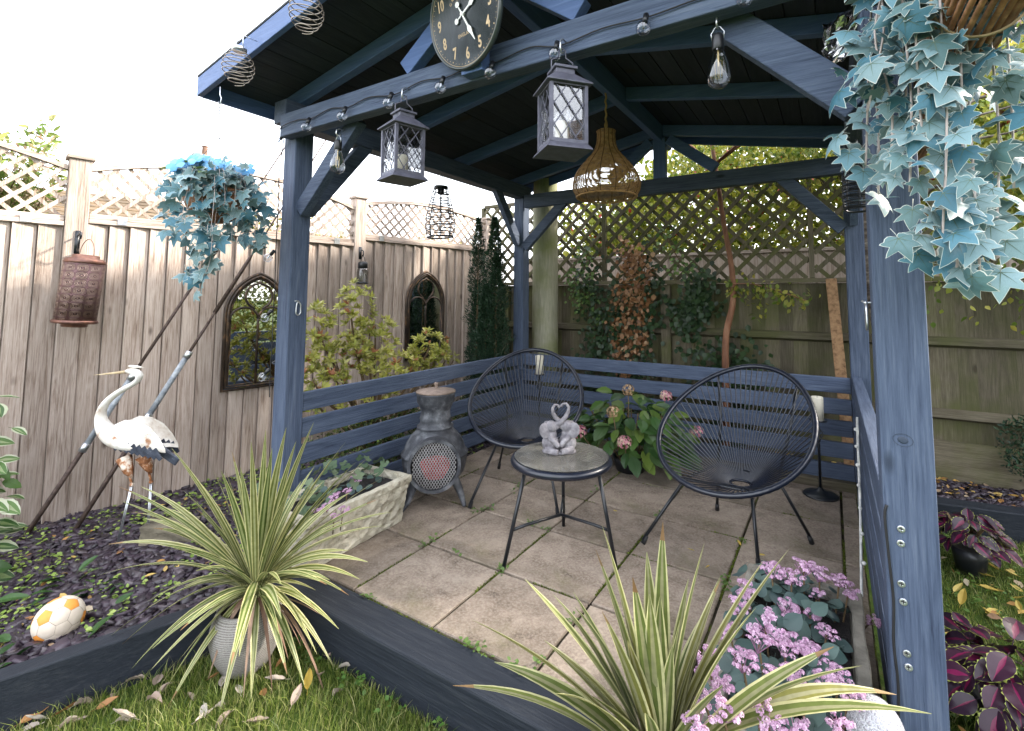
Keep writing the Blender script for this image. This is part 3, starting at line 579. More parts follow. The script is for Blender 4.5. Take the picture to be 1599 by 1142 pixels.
# ------------------------------------------------------------------ filament bulbs
def edison(label, x, y, z0, hk):
    t = thing('filament_bulb', label, 'light bulb', (x, y, z0), 0, 'filament bulbs hung from the front braces')
    mb = MB(); mb.lathe([(.0001,0),(.016,.003),(.030,.014),(.036,.032),(.036,.044),(.031,.07),(.021,.105),(.016,.122),(.0155,.128)], 24); mb.obj('glass_bulb', M['bulbglass'], t, True)
    mb = MB(); mb.lathe([(.0165,.122),(.018,.124),(.018,.165),(.015,.172),(.0001,.173)], 20); mb.obj('cap', M['black'], t, True)
    mb = MB(); mb.tube([(0,0,.122),(0,0,.07)], .003, 6)
    for k in range(4):
        a = k*math.pi/2; mb.tube([(.004*math.cos(a),.004*math.sin(a),.09),(.011*math.cos(a),.011*math.sin(a),.085),(.009*math.cos(a),.009*math.sin(a),.035),(.004*math.cos(a),.004*math.sin(a),.03)], .0008, 4)
    mb.obj('filament', plain('brass_filament', (.55,.42,.2), .4, .7), t)
    mb = MB(); mb.tube([(.017,0,.158),(.02,0,.178),(.008,0,.196),(0,0,.2),(-.008,0,.196),(-.02,0,.178),(-.017,0,.158)], .0018, 6); mb.obj('wire_loop', M['steel'], t, True)
    h = thing('screw_hook', hk, 'hook', (x, y, z0+.193)); hook(h, 0, 0, 0, .04)
edison('clear teardrop filament bulb hanging on the brace by the corner post', -.325, .085, 1.868, 'steel hook on the brace by the corner post holding a bulb')
edison('clear teardrop filament bulb hanging on the brace beside the blue ivy', 1.518, .085, 1.896, 'steel hook on the brace beside the blue ivy holding a bulb')

# ------------------------------------------------------------------ festoon lights
fs = thing('festoon_lights', 'black festoon light string with round clear bulbs along the beam and post', 'string lights', (0,0,0))
pb = [(-.838,.088,.70),(-.842,.088,.83),(-.836,.088,1.0),(-.84,.088,1.15),(-.834,.088,1.3),(-.843,.088,1.48),(-.836,.088,1.75),(-.842,.088,1.95),(-.80,.082,2.14),(-.745,.028,2.165)]
xb = [-.463,-.176,.141,.448,.70,.987,1.314,1.614]; line = [(-.745,.027,2.165)]
for i, x in enumerate(xb):
    px = line[-1][0]; line.append(((px+x)/2+random.uniform(-.02,.02), .027, 2.168+random.uniform(-.006,.014)+.004)); line.append((x, .026, 2.155+random.uniform(-.004,.01)))
line += [(1.8,.027,2.18), (1.96,.027,2.2)]
def smooth_line(pts, n=5):
    out = []; P = [Vector(p) for p in pts]
    for i in range(len(P)-1):
        a = P[max(0,i-1)]; b = P[i]; c = P[i+1]; d = P[min(len(P)-1,i+2)]
        for k in range(n):
            t = k/n; out.append(.5*((2*b)+(c-a)*t+(2*a-5*b+4*c-d)*t*t+(3*b-a-3*c+d)*t**3))
    return out+[P[-1]]
mb = MB(); mb.tube(smooth_line(pb+line[1:]), .0030, 6); mb.obj('cable', M['rubber'], fs, True)
def fbulb(x, y, z, dirv):
    mb = MB(); d = Vector(dirv).normalized(); q = Vector((x,y,z)); mb.tube([q-d*.002, q+d*.032], .0095, 10); sk = mb.obj('socket', M['black'], fs, True)
    mb = MB(); mb.ball(q+d*.052, .0245, 16, 10); b = mb.obj('bulb', M['bulbglass'], fs, True); mb = MB(); mb.tube([q+d*.03, q+d*.055], .004, 6); mb.obj('filament', M['steel'], b)
for i, x in enumerate(xb): fbulb(x, .012, 2.157, (random.uniform(-.1,.1),-.35,-1))
for z, dx in ((1.48,-.5),(1.15,-.6),(.83,-.6),(2.13,-.1)): fbulb(-.838 if z < 2 else -.80, .078, z+.02, (dx,-.45,-.9))

# ------------------------------------------------------------------ clock
ck = thing('wall_clock', 'round dark clock with gold numerals and white hands on the king post', 'clock', (.62,-.066,2.335)); ck.rotation_euler = (R(90)+R(10), 0, R(-10))
CR = .205; M['gold'] = plain('gold_paint', (.42,.31,.18), .5, .2)
M['clockface'] = noisy('dark_teal_clock_face', [(.3,(.028,.040,.050)),(.55,(.050,.068,.080)),(.8,(.085,.10,.105))], 30, stretch=(2.5,.25,1), rough=.2, spec=.7, bmp=0)
mb = MB(); mb.lathe([(.0001,-.012),(CR-.006,-.012),(CR,-.006),(CR,.002),(CR-.004,.009),(CR-.008,.011),(CR-.011,.007),(CR-.012,.004)], 72); mb.obj('rim', plain('dark_green_rim', (.035,.045,.045), .3, spec=.6), ck, True)
mb = MB(); mb.add([((CR-.0115)*math.cos(t), (CR-.0115)*math.sin(t), .004) for t in np.linspace(0,2*math.pi,73)[:-1]], [tuple(range(72))]); mb.obj('dial', M['clockface'], ck)
def ringm(r, w, z, n=90):
    mb = MB()
    for k in range(n):
        a = 2*math.pi*k/n; b = 2*math.pi*(k+1)/n
        mb.add([((r-w)*math.cos(a),(r-w)*math.sin(a),z),(r*math.cos(a),r*math.sin(a),z),(r*math.cos(b),r*math.sin(b),z),((r-w)*math.cos(b),(r-w)*math.sin(b),z)], [(0,1,2,3)])
    return mb
ringm(CR-.014,.0016,.0046).obj('minute_ring', M['gold'], ck)
mb = MB()
for k in range(60):
    a = 2*math.pi*k/60; r0 = CR-.022; L = .0035 if k % 5 else .006; d = Vector((math.cos(a), math.sin(a), 0)); s_ = Vector((-d.y, d.x, 0))*(.0012 if k % 5 else .002)
    mb.add([d*(r0-L)-s_+Vector((0,0,.0046)), d*(r0)-s_+Vector((0,0,.0046)), d*r0+s_+Vector((0,0,.0046)), d*(r0-L)+s_+Vector((0,0,.0046))], [(0,1,2,3)])
mb.obj('minute_marks', M['gold'], ck)
def text_mesh(name, s, size, loc, rot=0, mat=None, parent=None, sx=1, off=.0, rotm=None):
    cu = bpy.data.curves.new(name, 'FONT'); cu.body = s; cu.size = size; cu.align_x = 'CENTER'; cu.align_y = 'CENTER'; cu.offset = off; cu.resolution_u = 3
    to = bpy.data.objects.new('tmp_text', cu); COL.objects.link(to); dg = bpy.context.evaluated_depsgraph_get(); dg.update()
    me = bpy.data.meshes.new_from_object(to.evaluated_get(dg)); bpy.data.objects.remove(to); bpy.data.curves.remove(cu); me.name = name
    me.materials.clear(); me.materials.append(mat); o = link(name, me, parent, loc=loc); o.rotation_euler = rot if hasattr(rot, '__len__') else (0,0,rot); o.scale = (sx,1,1); return o
for h in range(1, 13):
    a = R(90-30*h); text_mesh('numeral', str(h), .06, (.146*math.cos(a), .148*math.sin(a), .0047), 0, M['gold'], ck, .70, .0018)
for s_, r, sz, a0, step in (('GROSVENOR',.088,.020,90+47,11.6), ('clock co',.067,.017,90+32,9.5)):
    for i, c_ in enumerate(s_):
        if c_ == ' ': continue
        a = R(a0-i*step); text_mesh('letter', c_, sz, (r*math.cos(a), r*math.sin(a), .0047), a-R(90), M['gold'], ck, .85, .0002)
text_mesh('lettering', 'ENGLAND', .019, (.0,-.073,.0047), 0, M['gold'], ck, .95, .0002)
M['white'] = plain('white_enamel', (.72,.72,.70), .4)
def hand(nm, ang, L, tail, z):
    mb = MB(); d = Vector((math.cos(ang), math.sin(ang), 0)); s_ = Vector((-d.y, d.x, 0)); Z = Vector((0,0,1))
    for (a, wa, b, wb) in ((-tail*.7,.0025,L*.45,.0035), (L*.45,.0035,L*.58,.011), (L*.58,.011,L*.72,.006), (L*.72,.006,L,.001)):
        mb.add([d*a-s_*wa+Z*z, d*a+s_*wa+Z*z, d*b+s_*wb+Z*z, d*b-s_*wb+Z*z, d*a-s_*wa+Z*(z+.0015), d*a+s_*wa+Z*(z+.0015), d*b+s_*wb+Z*(z+.0015), d*b-s_*wb+Z*(z+.0015)], [(0,1,2,3),(7,6,5,4),(0,4,5,1),(2,6,7,3)])
    mb.lathe([(.0001,z),(.011,z),(.011,z+.0016),(.0001,z+.0016)], 18, c=tuple(d*-tail)); mb.obj(nm, M['white'], ck)
hand('hour_hand', R(90-66), .098, .04, .009); hand('minute_hand', R(90-154), .128, .045, .012)
mb = MB(); mb.lathe([(.0001,.004),(.008,.004),(.008,.015),(.0001,.016)], 14); mb.obj('spindle', M['white'], ck)

# ------------------------------------------------------------------ rattan pendant shade
M['rattan'] = noisy('honey_rattan', [(.3,(.20,.11,.04)),(.5,(.37,.21,.085)),(.75,(.52,.33,.15))], 40, rough=.55, bmp=.2)
rp = thing('rattan_lampshade', 'bell shaped woven rattan lampshade hanging on a rope from the ridge', 'lampshade', (.62,1.31,1.873))
prof = [(.185,0),(.205,.04),(.209,.075),(.202,.115),(.183,.155),(.15,.20),(.115,.24),(.085,.275),(.068,.305),(.059,.335),(.055,.37),(.054,.40),(.060,.418)]
def pr(z):
    for (r0, z0), (r1, z1) in zip(prof[:-1], prof[1:]):
        if z0 <= z <= z1: return r0+(r1-r0)*(z-z0)/(z1-z0)
    return prof[-1][0]
mb = MB(); z = .0; k = 0
while z <= .418:
    r = pr(z); n = 40; sp_ = .0064 if z > .12 else .0074
    mb.tube([((r+.0022*math.sin(20*2*math.pi*i/n+k*math.pi)*.5)*math.cos(2*math.pi*i/n), (r+.0022*math.sin(20*2*math.pi*i/n+k*math.pi)*.5)*math.sin(2*math.pi*i/n), z+.0012*math.sin(3*2*math.pi*i/n+k)) for i in range(n)], .0026, 5, True); z += sp_; k += 1
o = mb.obj('weave', M['rattan'], rp, True)
for k in range(14):
    a = 2*math.pi*k/14; mb = MB(); mb.tube([(pr(z)*1.0*math.cos(a), pr(z)*math.sin(a), z) for z in np.linspace(0,.418,24)], .0034, 5); mb.obj('rib', plain('dark_rib', (.10,.05,.018), .6) if k == 0 else bpy.data.materials['dark_rib'], rp, True)
mb = MB(); mb.tube([(pr(0)*math.cos(t), pr(0)*math.sin(t), -.003) for t in np.linspace(0,2*math.pi,49)[:-1]], .006, 6, True); mb.obj('bottom_hoop', M['rattan'], rp, True)
mb = MB(); mb.tube([(.003*math.sin(30*s), .003*math.cos(30*s), .40+.27*s) for s in np.linspace(0,1,28)], .0062, 7); mb.ball((0,0,.455), (.012,.012,.02)); mb.obj('rope', plain('jute_rope', (.36,.24,.10), .9, bmp=.4), rp, True)
mb = MB(); mb.lathe([(.0001,.40),(.02,.40),(.02,.34),(.012,.33)][::-1], 14); mb.obj('lamp_holder', M['black'], rp, True)

# ------------------------------------------------------------------ wire lanterns
M['rustwire'] = plain('pale_rusty_wire', (.34,.29,.25), .45, .6)
def spiral(label, x, z):
    t = thing('spiral_lantern', label, 'wire lantern', (x, VY0-.002, z), 0, 'spiral wire lanterns on the roof edge')
    t.location.y = VY0-.078
    mb = MB(); n = 190; mb.tube([((.022+.042*math.sin(math.pi*min(1,s*1.02))**.8)*math.cos(2*math.pi*7.5*s), (.022+.042*math.sin(math.pi*min(1,s*1.02))**.8)*math.sin(2*math.pi*7.5*s), -.03-.155*s) for s in np.linspace(0,1,n)], .0021, 5); mb.obj('wire_spiral', M['rustwire'], t, True)
    mb = MB(); mb.lathe([(.0001,-.032),(.027,-.032),(.03,-.028),(.03,-.018),(.022,-.012),(.0001,-.012)], 20); mb.obj('cap', M['steel'], t, True)
    mb = MB(); mb.tube([(-.03,0,-.02),(-.026,0,.02),(0,.012,.048),(.0,.076,.05)], .002, 6); mb.tube([(.03,0,-.02),(.026,0,.02),(0,.012,.048)], .002, 6); mb.obj('handle', M['steel'], t, True)
spiral('coiled wire lantern hanging from the roof edge above the blue hanging basket', -.44, 2.375)
spiral('coiled wire lantern hanging higher up the sloping roof edge', .055, 2.475)
def wirelamp(label, x, y, ztop, H, r0, r1, hk):
    t = thing('wire_lantern', label, 'wire lantern', (x, y, ztop-H), 0, 'black wire lanterns hung from the wall plates')
    f = lambda s: (r1*.88+(r1-r1*.88)*math.sin(min(1,s/.3)*math.pi/2) if s < .3 else r1+(r0-r1)*((s-.3)/.7)**1.3)
    mb = MB(); n = 19
    for k in range(n):
        s = k/(n-1); q = f(s); ph = random.random()*6
        mb.tube([((q+random.uniform(-.003,.003))*math.cos(a), (q+random.uniform(-.003,.003))*math.sin(a), s*H+.006*math.sin(a*1+ph)) for a in np.linspace(0,2*math.pi,33)[:-1]], .0036 if k else .007, 5, True)
    mb.obj('wire_rings', M['blackmetal'], t, True)
    for k in range(8):
        a = 2*math.pi*k/8; mb = MB(); mb.tube([(f(s)*math.cos(a), f(s)*math.sin(a), s*H) for s in np.linspace(0,1,12)], .0034, 5); mb.obj('upright_wire', M['blackmetal'], t, True)
    mb = MB(); mb.lathe([(r0*.5,H-.05),(r0*.5,H-.005),(r0*1.06,H),(r0*1.06,H+.014),(.0001,H+.016)], 22); mb.obj('solar_cap', M['black'], t, True)
    mb = MB(); mb.tube([(r0*math.cos(a), 0, H+.01+.075*math.sin(a)) for a in np.linspace(0,math.pi,15)], .002, 6); mb.obj('handle', M['steel'], t, True)
    h = thing('screw_hook', hk, 'hook', (x, y, ztop+.082)); hook(h, 0, 0, 0, .045)
wirelamp('tall black wire lantern hanging from the wall plate above the weathered fence', -.79, 1.35, 2.095, .385, .052, .112, 'steel hook under the wall plate holding the wire lantern')
wirelamp('black wire lantern partly hidden by the blue ivy', 1.955, 1.98, 2.08, .30, .06, .085, 'steel hook under the wall plate behind the blue ivy')

# ------------------------------------------------------------------ arched mirrors
M['bronze'] = noisy('antique_bronze', [(.3,(.018,.014,.013)),(.55,(.055,.038,.028)),(.75,(.24,.13,.06))], 24, stretch=(1,1,.4), rough=.42, metal=.35, bmp=.35)
M['mirror'], _nt, _b = base_mat('mirror_glass', .015, 1.0, .5); _b.inputs['Base Color'].default_value = (.62,.64,.64,1)
def mirror(label, u, zb):
    px, py = fpt(u, .024); t = thing('arched_mirror', label, 'mirror', (px, py, zb), FANG, 'gothic arched mirrors on the fence')
    w, hs, ha = .235, .56, .885; rise = ha-hs; r = (w*w+rise*rise)/(2*w); a1 = math.asin(rise/r)
    def outline(d):
        pts = [(-w+d, d), (w-d, d)]; 
        rr = r-d; am = math.acos((r-w)/rr)
        pts += [(w-r+rr*math.cos(a), hs+rr*math.sin(a)) for a in np.linspace(0,am,12)]
        pts += [(-(w-r+rr*math.cos(a)), hs+rr*math.sin(a)) for a in np.linspace(am,0,12)[1:]]
        return pts
    for d, rad, y in ((.012,.0125,-.012),(.031,.0115,-.016),(.047,.008,-.011)):
        mb = MB(); mb.tube([(x, y, z) for x, z in outline(d)], rad, 8, True); mb.obj('frame', M['bronze'], t, True)
    mb = MB(); mb.add([(x, -.0105, z) for x, z in outline(.02)], [tuple(range(len(outline(.02))))]); mb.obj('mirror_glass', M['mirror'], t)
    iw = w-.045; mb = MB(); y = -.012
    y = -.0125; mb.tube([(0,y,.045),(0,y,.50),(0,y,.545)], .0085, 8)
    for s in (-1, 1):
        mb.tube([(s*iw,y,.50)]+[(s*(iw/2+iw/2*math.cos(a)), y, .53+.085*math.sin(a)) for a in np.linspace(0,math.pi*.72,12)]+[(s*.008,y,.565),(0,y,.53)], .0085, 8)
        mb.tube([(s*.028,y,.60)]+[(s*(.094*math.sin(a)), y, .70-.094*math.cos(a)) for a in np.linspace(.55,math.pi-.15,12)]+[(0,y,.812)], .0085, 8)
    mb.obj('tracery', M['bronze'], t, True)
mirror('bronze framed gothic arched mirror beside the blue corner post', 1.06, .545)
mirror('bronze framed gothic arched mirror half hidden by the pieris bush', 2.60, .625)

# ------------------------------------------------------------------ copper lantern on the fence
def copper():
    m, nt, b = base_mat('embossed_copper', .42, .55, .5); tc = _n(nt, 'ShaderNodeTexCoord'); sp_ = _n(nt, 'ShaderNodeSeparateXYZ'); nt.links.new(tc.outputs['Object'], sp_.inputs[0])
    def mth(op, a, b_=None):
        n = _n(nt, 'ShaderNodeMath', operation=op)
        for v, i in ((a,0),(b_,1)):
            if v is None: continue
            if isinstance(v, (int,float)): n.inputs[i].default_value = v
            else: nt.links.new(v, n.inputs[i])
        return n.outputs[0]
    an = mth('ARCTAN2', sp_.outputs[1], sp_.outputs[0]); ca = mth('COSINE', mth('MULTIPLY', an, 5)); cz = mth('COSINE', mth('MULTIPLY', sp_.outputs[2], 72))
    pr_ = mth('MULTIPLY', ca, cz); ab = mth('ABSOLUTE', pr_); rings = mth('SINE', mth('MULTIPLY', ab, 26)); dots = noise(nt, tc.outputs['Object'], 150, 2)
    h = mth('ADD', mth('MULTIPLY', rings, .5), mth('MULTIPLY', dots, .6))
    c = ramp(nt, h, [(.1,(.035,.018,.020)),(.42,(.12,.058,.052)),(.68,(.34,.22,.17)),(.85,(.55,.42,.34))]); edge = ramp(nt, ab, [(.06,(1,1,1)),(.22,(0,0,0))]); c = mixc(nt, edge, c, (.13,.07,.072))
    nt.links.new(c, b.inputs['Base Color']); bump(nt, b, h, .6, .004); return m
M['copper'] = noisy('plain_copper', [(.3,(.07,.035,.035)),(.55,(.20,.10,.075)),(.8,(.42,.20,.12))], 16, rough=.38, metal=.6, bmp=.2)
px, py = fpt(.02,.235); cl = thing('copper_lantern', 'embossed copper lantern hanging on the fence post', 'lantern', (px, py, 1.10)); cl.rotation_euler = (R(-3), R(3), .3)
mb = MB(); mb.lathe([(.094,.0),(.094,.335)], 48); mb.obj('embossed_body', copper(), cl, True)
mb = MB(); mb.lathe([(.055,-.035),(.058,-.032),(.058,-.018),(.100,-.014),(.104,-.006),(.101,.004),(.095,.006)], 44); mb.obj('foot', M['copper'], cl, True)
mb = MB(); mb.lathe([(.094,.333),(.097,.338),(.094,.352),(.086,.362),(.062,.366),(.062,.380),(.059,.384),(.05,.384)], 44); mb.obj('shoulder', M['copper'], cl, True)
mb = MB(); mb.tube([(.058*math.cos(a),0,.378+.10*math.sin(a)) for a in np.linspace(0,math.pi,19)], .0022, 6); mb.obj('handle', M['copper'], cl, True)
mb = MB(); mb.tube([(0,.0,.0),(0,-.02,.004),(0,-.035,.016),(0,-.03,.032),(0,-.01,.036),(0,.06,.03),(0,.125,.025)], .0055, 8); mb.box(-.012,.125,-.10,.012,.131,.06); mb.tube([(0,.125,-.08),(0,.06,-.05),(0,.02,-.0)], .005, 8)
br = mb.obj('lantern_bracket', M['blackmetal'], None, True); br.location = (fpt(.02,.178)[0], fpt(.02,.178)[1], 1.582); br.rotation_euler = (0,0,FANG); tag(br, 'black iron bracket on the fence post holding the copper lantern', 'bracket')
px, py = fpt(1.872,.10); sj = thing('solar_jar_lamp', 'small glass jar lamp with black cap hanging on the fence post', 'lamp', (px, py, 1.36))
mb = MB(); mb.lathe([(.0001,0),(.045,.002),(.05,.012),(.05,.10),(.044,.125),(.036,.14)], 22); mb.obj('glass_jar', glass('smoky_jar_glass', (.75,.78,.8), .1, .4), sj, True)
mb = MB(); mb.lathe([(.037,.135),(.042,.137),(.042,.185),(.03,.195),(.0001,.196)], 22); mb.obj('cap', M['black'], sj, True)
mb = MB(); mb.lathe([(.0001,.001),(.052,-.002),(.052,.012),(.05,.013)], 22); mb.obj('base', M['black'], sj, True)
mb = MB(); mb.tube([(-.03,0,.19),(-.02,0,.23),(0,0,.25),(.02,0,.23),(.03,0,.19)], .0025, 6); mb.obj('handle', M['black'], sj, True)
mb = MB(); mb.tube([(0,.05,.30),(0,.02,.30),(0,-.006,.285),(0,-.008,.262),(0,.004,.246),(0,.014,.255)], .005, 6); mb.box(-.012,.05,.22,.012,.055,.33)
b2 = mb.obj('lamp_bracket', M['blackmetal'], None, True); b2.location = (px, py, 1.36); b2.rotation_euler = (0,0,FANG); tag(b2, 'black bracket on the fence post holding the jar lamp', 'bracket')

# ------------------------------------------------------------------ heron
M['hwhite'] = noisy('chalky_white_metal', [(.29,(.28,.13,.06)),(.37,(.60,.54,.47)),(.5,(.74,.71,.66)),(.7,(.80,.78,.75))], 11, rough=.5, bmp=.4, bscale=60)
M['hdark'] = noisy('blue_black_feather', [(.3,(.015,.018,.03)),(.6,(.05,.06,.085)),(.8,(.25,.26,.28))], 30, rough=.5, bmp=.6)
M['rust'] = noisy('orange_rust', [(.35,(.10,.035,.014)),(.5,(.30,.12,.045)),(.6,(.62,.52,.42)),(.75,(.74,.70,.65))], 26, rough=.8, bmp=.5)
M['beak'] = noisy('straw_beak', [(.3,(.35,.24,.12)),(.7,(.62,.52,.35))], 24, rough=.6)
hr_ = thing('heron_statue', 'white metal heron statue with rusty legs standing in the slate bed', 'statue', (-1.435,-.275,BEDZ), YAW)
def hz(x, y): return ((x-203)/294, 0, .87-(y-570)/294-BEDZ)
bp = [(176,581),(180,579),(187,580),(197,583),(200,590),(194,598),(180,605),(163,615),(148,628),(140,643),(141,658),(149,672),(163,682),(182,688),(205,692),(228,698),(243,706)]
br_ = [.012,.021,.029,.028,.023,.021,.022,.024,.026,.029,.036,.052,.068,.082,.08,.058,.03]
mb = MB(); mb.tube([hz(*q) for q in bp], br_, 14, flat=.62); o = mb.obj('body', M['hwhite'], hr_, True)
s2 = o.modifiers.new('sub', 'SUBSURF'); s2.levels = s2.render_levels = 1
mb = MB(); mb.tube([hz(176,581), hz(150,584), hz(125,586.5)], [.0125,.0075,.0015], 8, flat=.7); mb.obj('beak', M['beak'], hr_, True)
mb = MB(); mb.tube([hz(181,572), hz(193,573), hz(206,574.5)], [.007,.008,.001], 6); mb.obj('crest', M['hwhite'], hr_, True)
for s in (-1, 1):
    mb = MB(); mb.ball(Vector(hz(184,580))+Vector((0,s*.0185,0)), .0045, 8, 6); mb.obj('eye', M['black'], hr_, True)
    mb = MB(); up = [(170,672),(176,660),(192,653),(212,655),(232,665),(248,682),(257,697)]; lo = [(258,703),(244,702),(222,704),(200,702),(180,690)]
    pl = [Vector(hz(*q)) for q in up+lo]; c_ = sum(pl, Vector())/len(pl)
    vs = [q+Vector((0,s*.046,0)) for q in pl]+[c_+(q-c_)*.7+Vector((0,s*.064,0)) for q in pl]+[c_+Vector((0,s*.068,0))]; n = len(pl)
    mb.add(vs, [(i,(i+1)%n,n+(i+1)%n,n+i) for i in range(n)]+[(n+i,n+(i+1)%n,2*n) for i in range(n)]); wg = mb.obj('wing', M['hwhite'], hr_, True)
    for k in range(9):
        q0 = Vector(hz(176+k*8.3, 684+k*1.6)); q1 = Vector(hz(186+k*8.6, 697+k*1.9)); mb = MB(); mb.beam(q0+Vector((0,s*(.068-abs(k-4)*.0012),.0)), q1+Vector((0,s*.061,0)), .034, .006, up=(0,1,0), w2=.018); mb.obj('feather', M['hdark'], wg)
mb = MB(); mb.beam(hz(236,700), hz(268,722), .04, .03, w2=.045, h2=.008, up=(0,1,0)); mb.obj('tail', M['hdark'], hr_, bevel=.004)
for (a, b, kx, ky, fx, fy, yo, dp) in ((188,712,205,753,187,875,-.03,0),(206,714,221,755,221,868,.03,0)):
    mb = MB(); mb.tube([Vector(hz(a,b))+Vector((0,yo*.8,0)), Vector(hz((a+kx)/2+2,733))+Vector((0,yo,0)), Vector(hz(kx-1,742))+Vector((0,yo,0))], [.036,.022,.006], 8); mb.obj('thigh', M['rust'], hr_, True)
    ft = Vector(hz(fx,fy)); ft.z = .004; kn = Vector(hz(kx,ky)); L = mb = MB(); mb.tube([Vector(hz(kx-5,738))+Vector((0,yo,0)), kn+Vector((0,yo,0))], .006, 7); mb.ball(kn+Vector((0,yo,0)), .0105, 8, 6); lg = mb.obj('leg', M['rust'], hr_, True)
    mb = MB()
    for dx in (-.004,.004): mb.tube([kn+Vector((dx,yo,0)), ft+Vector((dx,yo,0))], .0032, 6)
    mb.obj('shin_rods', M['steel'], lg, True); mb = MB()
    for a_ in (-.5,0,.5,math.pi): mb.tube([ft+Vector((0,yo,.003)), ft+Vector((-.07*math.cos(a_),yo+.07*math.sin(a_),.002))], .003, 5)
    mb.obj('toes', M['steel'], lg)

# ------------------------------------------------------------------ telegraph pole and stays
pm = wood('mossy_pole', 2, [(.25,(.14,.135,.09)),(.5,(.27,.26,.19)),(.75,(.42,.40,.32))], knots=(.12,.10,.07), green=(.17,.19,.06), bmp=.5)
mb = MB(); n = 18; mb.tube([(-.69,2.80,-.15),(-.69,2.80,1.2),(-.69,2.80,3),(-.685,2.80,7.6)], [.135,.131,.126,.11], 20); o = mb.obj('telegraph_pole', pm, None, True); tag(o, 'thick round mossy telegraph pole behind the pergola corner', 'pole')
M['sleeve'] = noisy('grey_plastic_sleeve', [(.3,(.16,.18,.21)),(.7,(.40,.43,.46))], 30, rough=.5); M['oldsteel'] = noisy('brown_old_steel', [(.3,(.035,.022,.02)),(.7,(.11,.075,.06))], 40, rough=.6, metal=.3)
for A, T, lab, yel in (((-2.05,-.55,-.1),(-.76,2.70,7.0),'steel guy wire with grey sleeve behind the heron statue',(.12,.27,.31)), ((-1.9,-.4,-.12),(-.72,2.68,6.5),'steel guy wire crossing the arched mirror by the corner post',(.15,.245,.32))):
    A = Vector(A); T = Vector(T); g = thing('guy_wire', lab, 'guy wire', tuple(A), 0, 'stays of the telegraph pole'); D = T-A; at = lambda t: D*t
    mb = MB(); mb.tube([at(-.01), at(yel[0]-.055)], .0125, 8); mb.obj('anchor_rod', M['oldsteel'], g, True)
    mb = MB(); mb.tube([at(yel[0]-.055), at(yel[0])], [.0165,.0165], 10); mb.obj('sleeve', M['sleeve'], g, True)
    for ct in (yel[0]-.055, yel[0]): mb = MB(); mb.tube([at(ct-.003), at(ct+.003)], .021, 10); mb.obj('clamp', M['steel'], g, True)
    mb = MB(); mb.tube([at(yel[0]), at(yel[1]*.74)], .009, 8); mb.obj('rod', M['oldsteel'], g, True)
    e0 = at(yel[1]*.74); sd = D.cross(Vector((0,0,1))).normalized(); dn = D.normalized()
    mb = MB(); mb.tube([e0+dn*(.035*math.cos(a)+.03)+sd*.02*math.sin(a) for a in np.linspace(0,2*math.pi,15)[:-1]], .006, 6, True); mb.obj('thimble', M['oldsteel'], g, True)
    mb = MB(); mb.tube([e0+dn*.06, at(yel[1]), at(yel[1]*1.02), at(1)], [.013,.0115,.005,.005], 8); mb.obj('cable', M['oldsteel'], g, True)

# ------------------------------------------------------------------ small fittings
def carabiner(label, loc, rz):
    mb = MB(); pts = [(-.0,0,.0),(.012,0,-.012),(.014,0,-.045),(.012,0,-.06),(0,0,-.07),(-.012,0,-.06),(-.012,0,-.035),(-.008,0,-.005)]; mb.tube(smooth_line(pts+[pts[0]],4)[:-1], .0036, 6, True)
    mb.tube([(0,.03,.004),(0,-.004,.004),(-.014,-.008,.008),(-.026,-.006,.006)], .003, 6); mb.ball((0,0,.003), .006, 8, 6); o = mb.obj('carabiner', M['steel'], None, True); o.location = loc; o.rotation_euler = (0,0,rz); tag(o, label, 'carabiner', 'steel clips on the posts')
carabiner('steel carabiner clip on the post beside the arched mirror', (XL1+.012,.15,1.215), R(90)); carabiner('steel carabiner clip on the post below the blue ivy', (XR0-.012,.175,1.235), R(-90))
mb = MB(); mb.tube(smooth_line([(1.884,1.58,.64),(1.882,1.57,.60),(1.880,1.55,.42),(1.877,1.50,.24),(1.872,1.42,.14),(1.864,1.25,.07),(1.855,1.05,.022)]), .006, 7)
for k in range(7):
    t = k/6; mb.ball((1.874,1.57-.35*t*t,.58-.5*t), .009, 8, 6)
o = mb.obj('light_cable', plain('white_cable', (.66,.66,.64), .5), None, True); tag(o, 'white fairy light cable hanging down the boarded side', 'cable')
mb = MB(); mb.tube(smooth_line([(1.8925,.098,.73),(1.8875,.0955,.70),(1.892,.0955,.60),(1.897,.0955,.50),(1.893,.0955,.40),(1.898,.0955,.30),(1.893,.0955,.15),(1.896,.0955,-.1)]), .0035, 6); o = mb.obj('power_cable', M['rubber'], None, True); tag(o, 'black cable running down the post with the screws', 'cable')
mb = MB(); mb.box(1.925,.56,.885,1.975,.66,.975); o = mb.obj('junction_box', plain('grey_plastic_box', (.36,.38,.41), .4), None, bevel=.006); tag(o, 'grey plastic junction box behind the post above the cap rail', 'junction box'); 
mb = MB(); mb.lathe([(.012,0),(.012,.004),(.0001,.004)], 16); q = mb.obj('cover_disc', M['sleeve'], o); q.location = (1.95,.5595,.93); q.rotation_euler = (R(90),0,0)
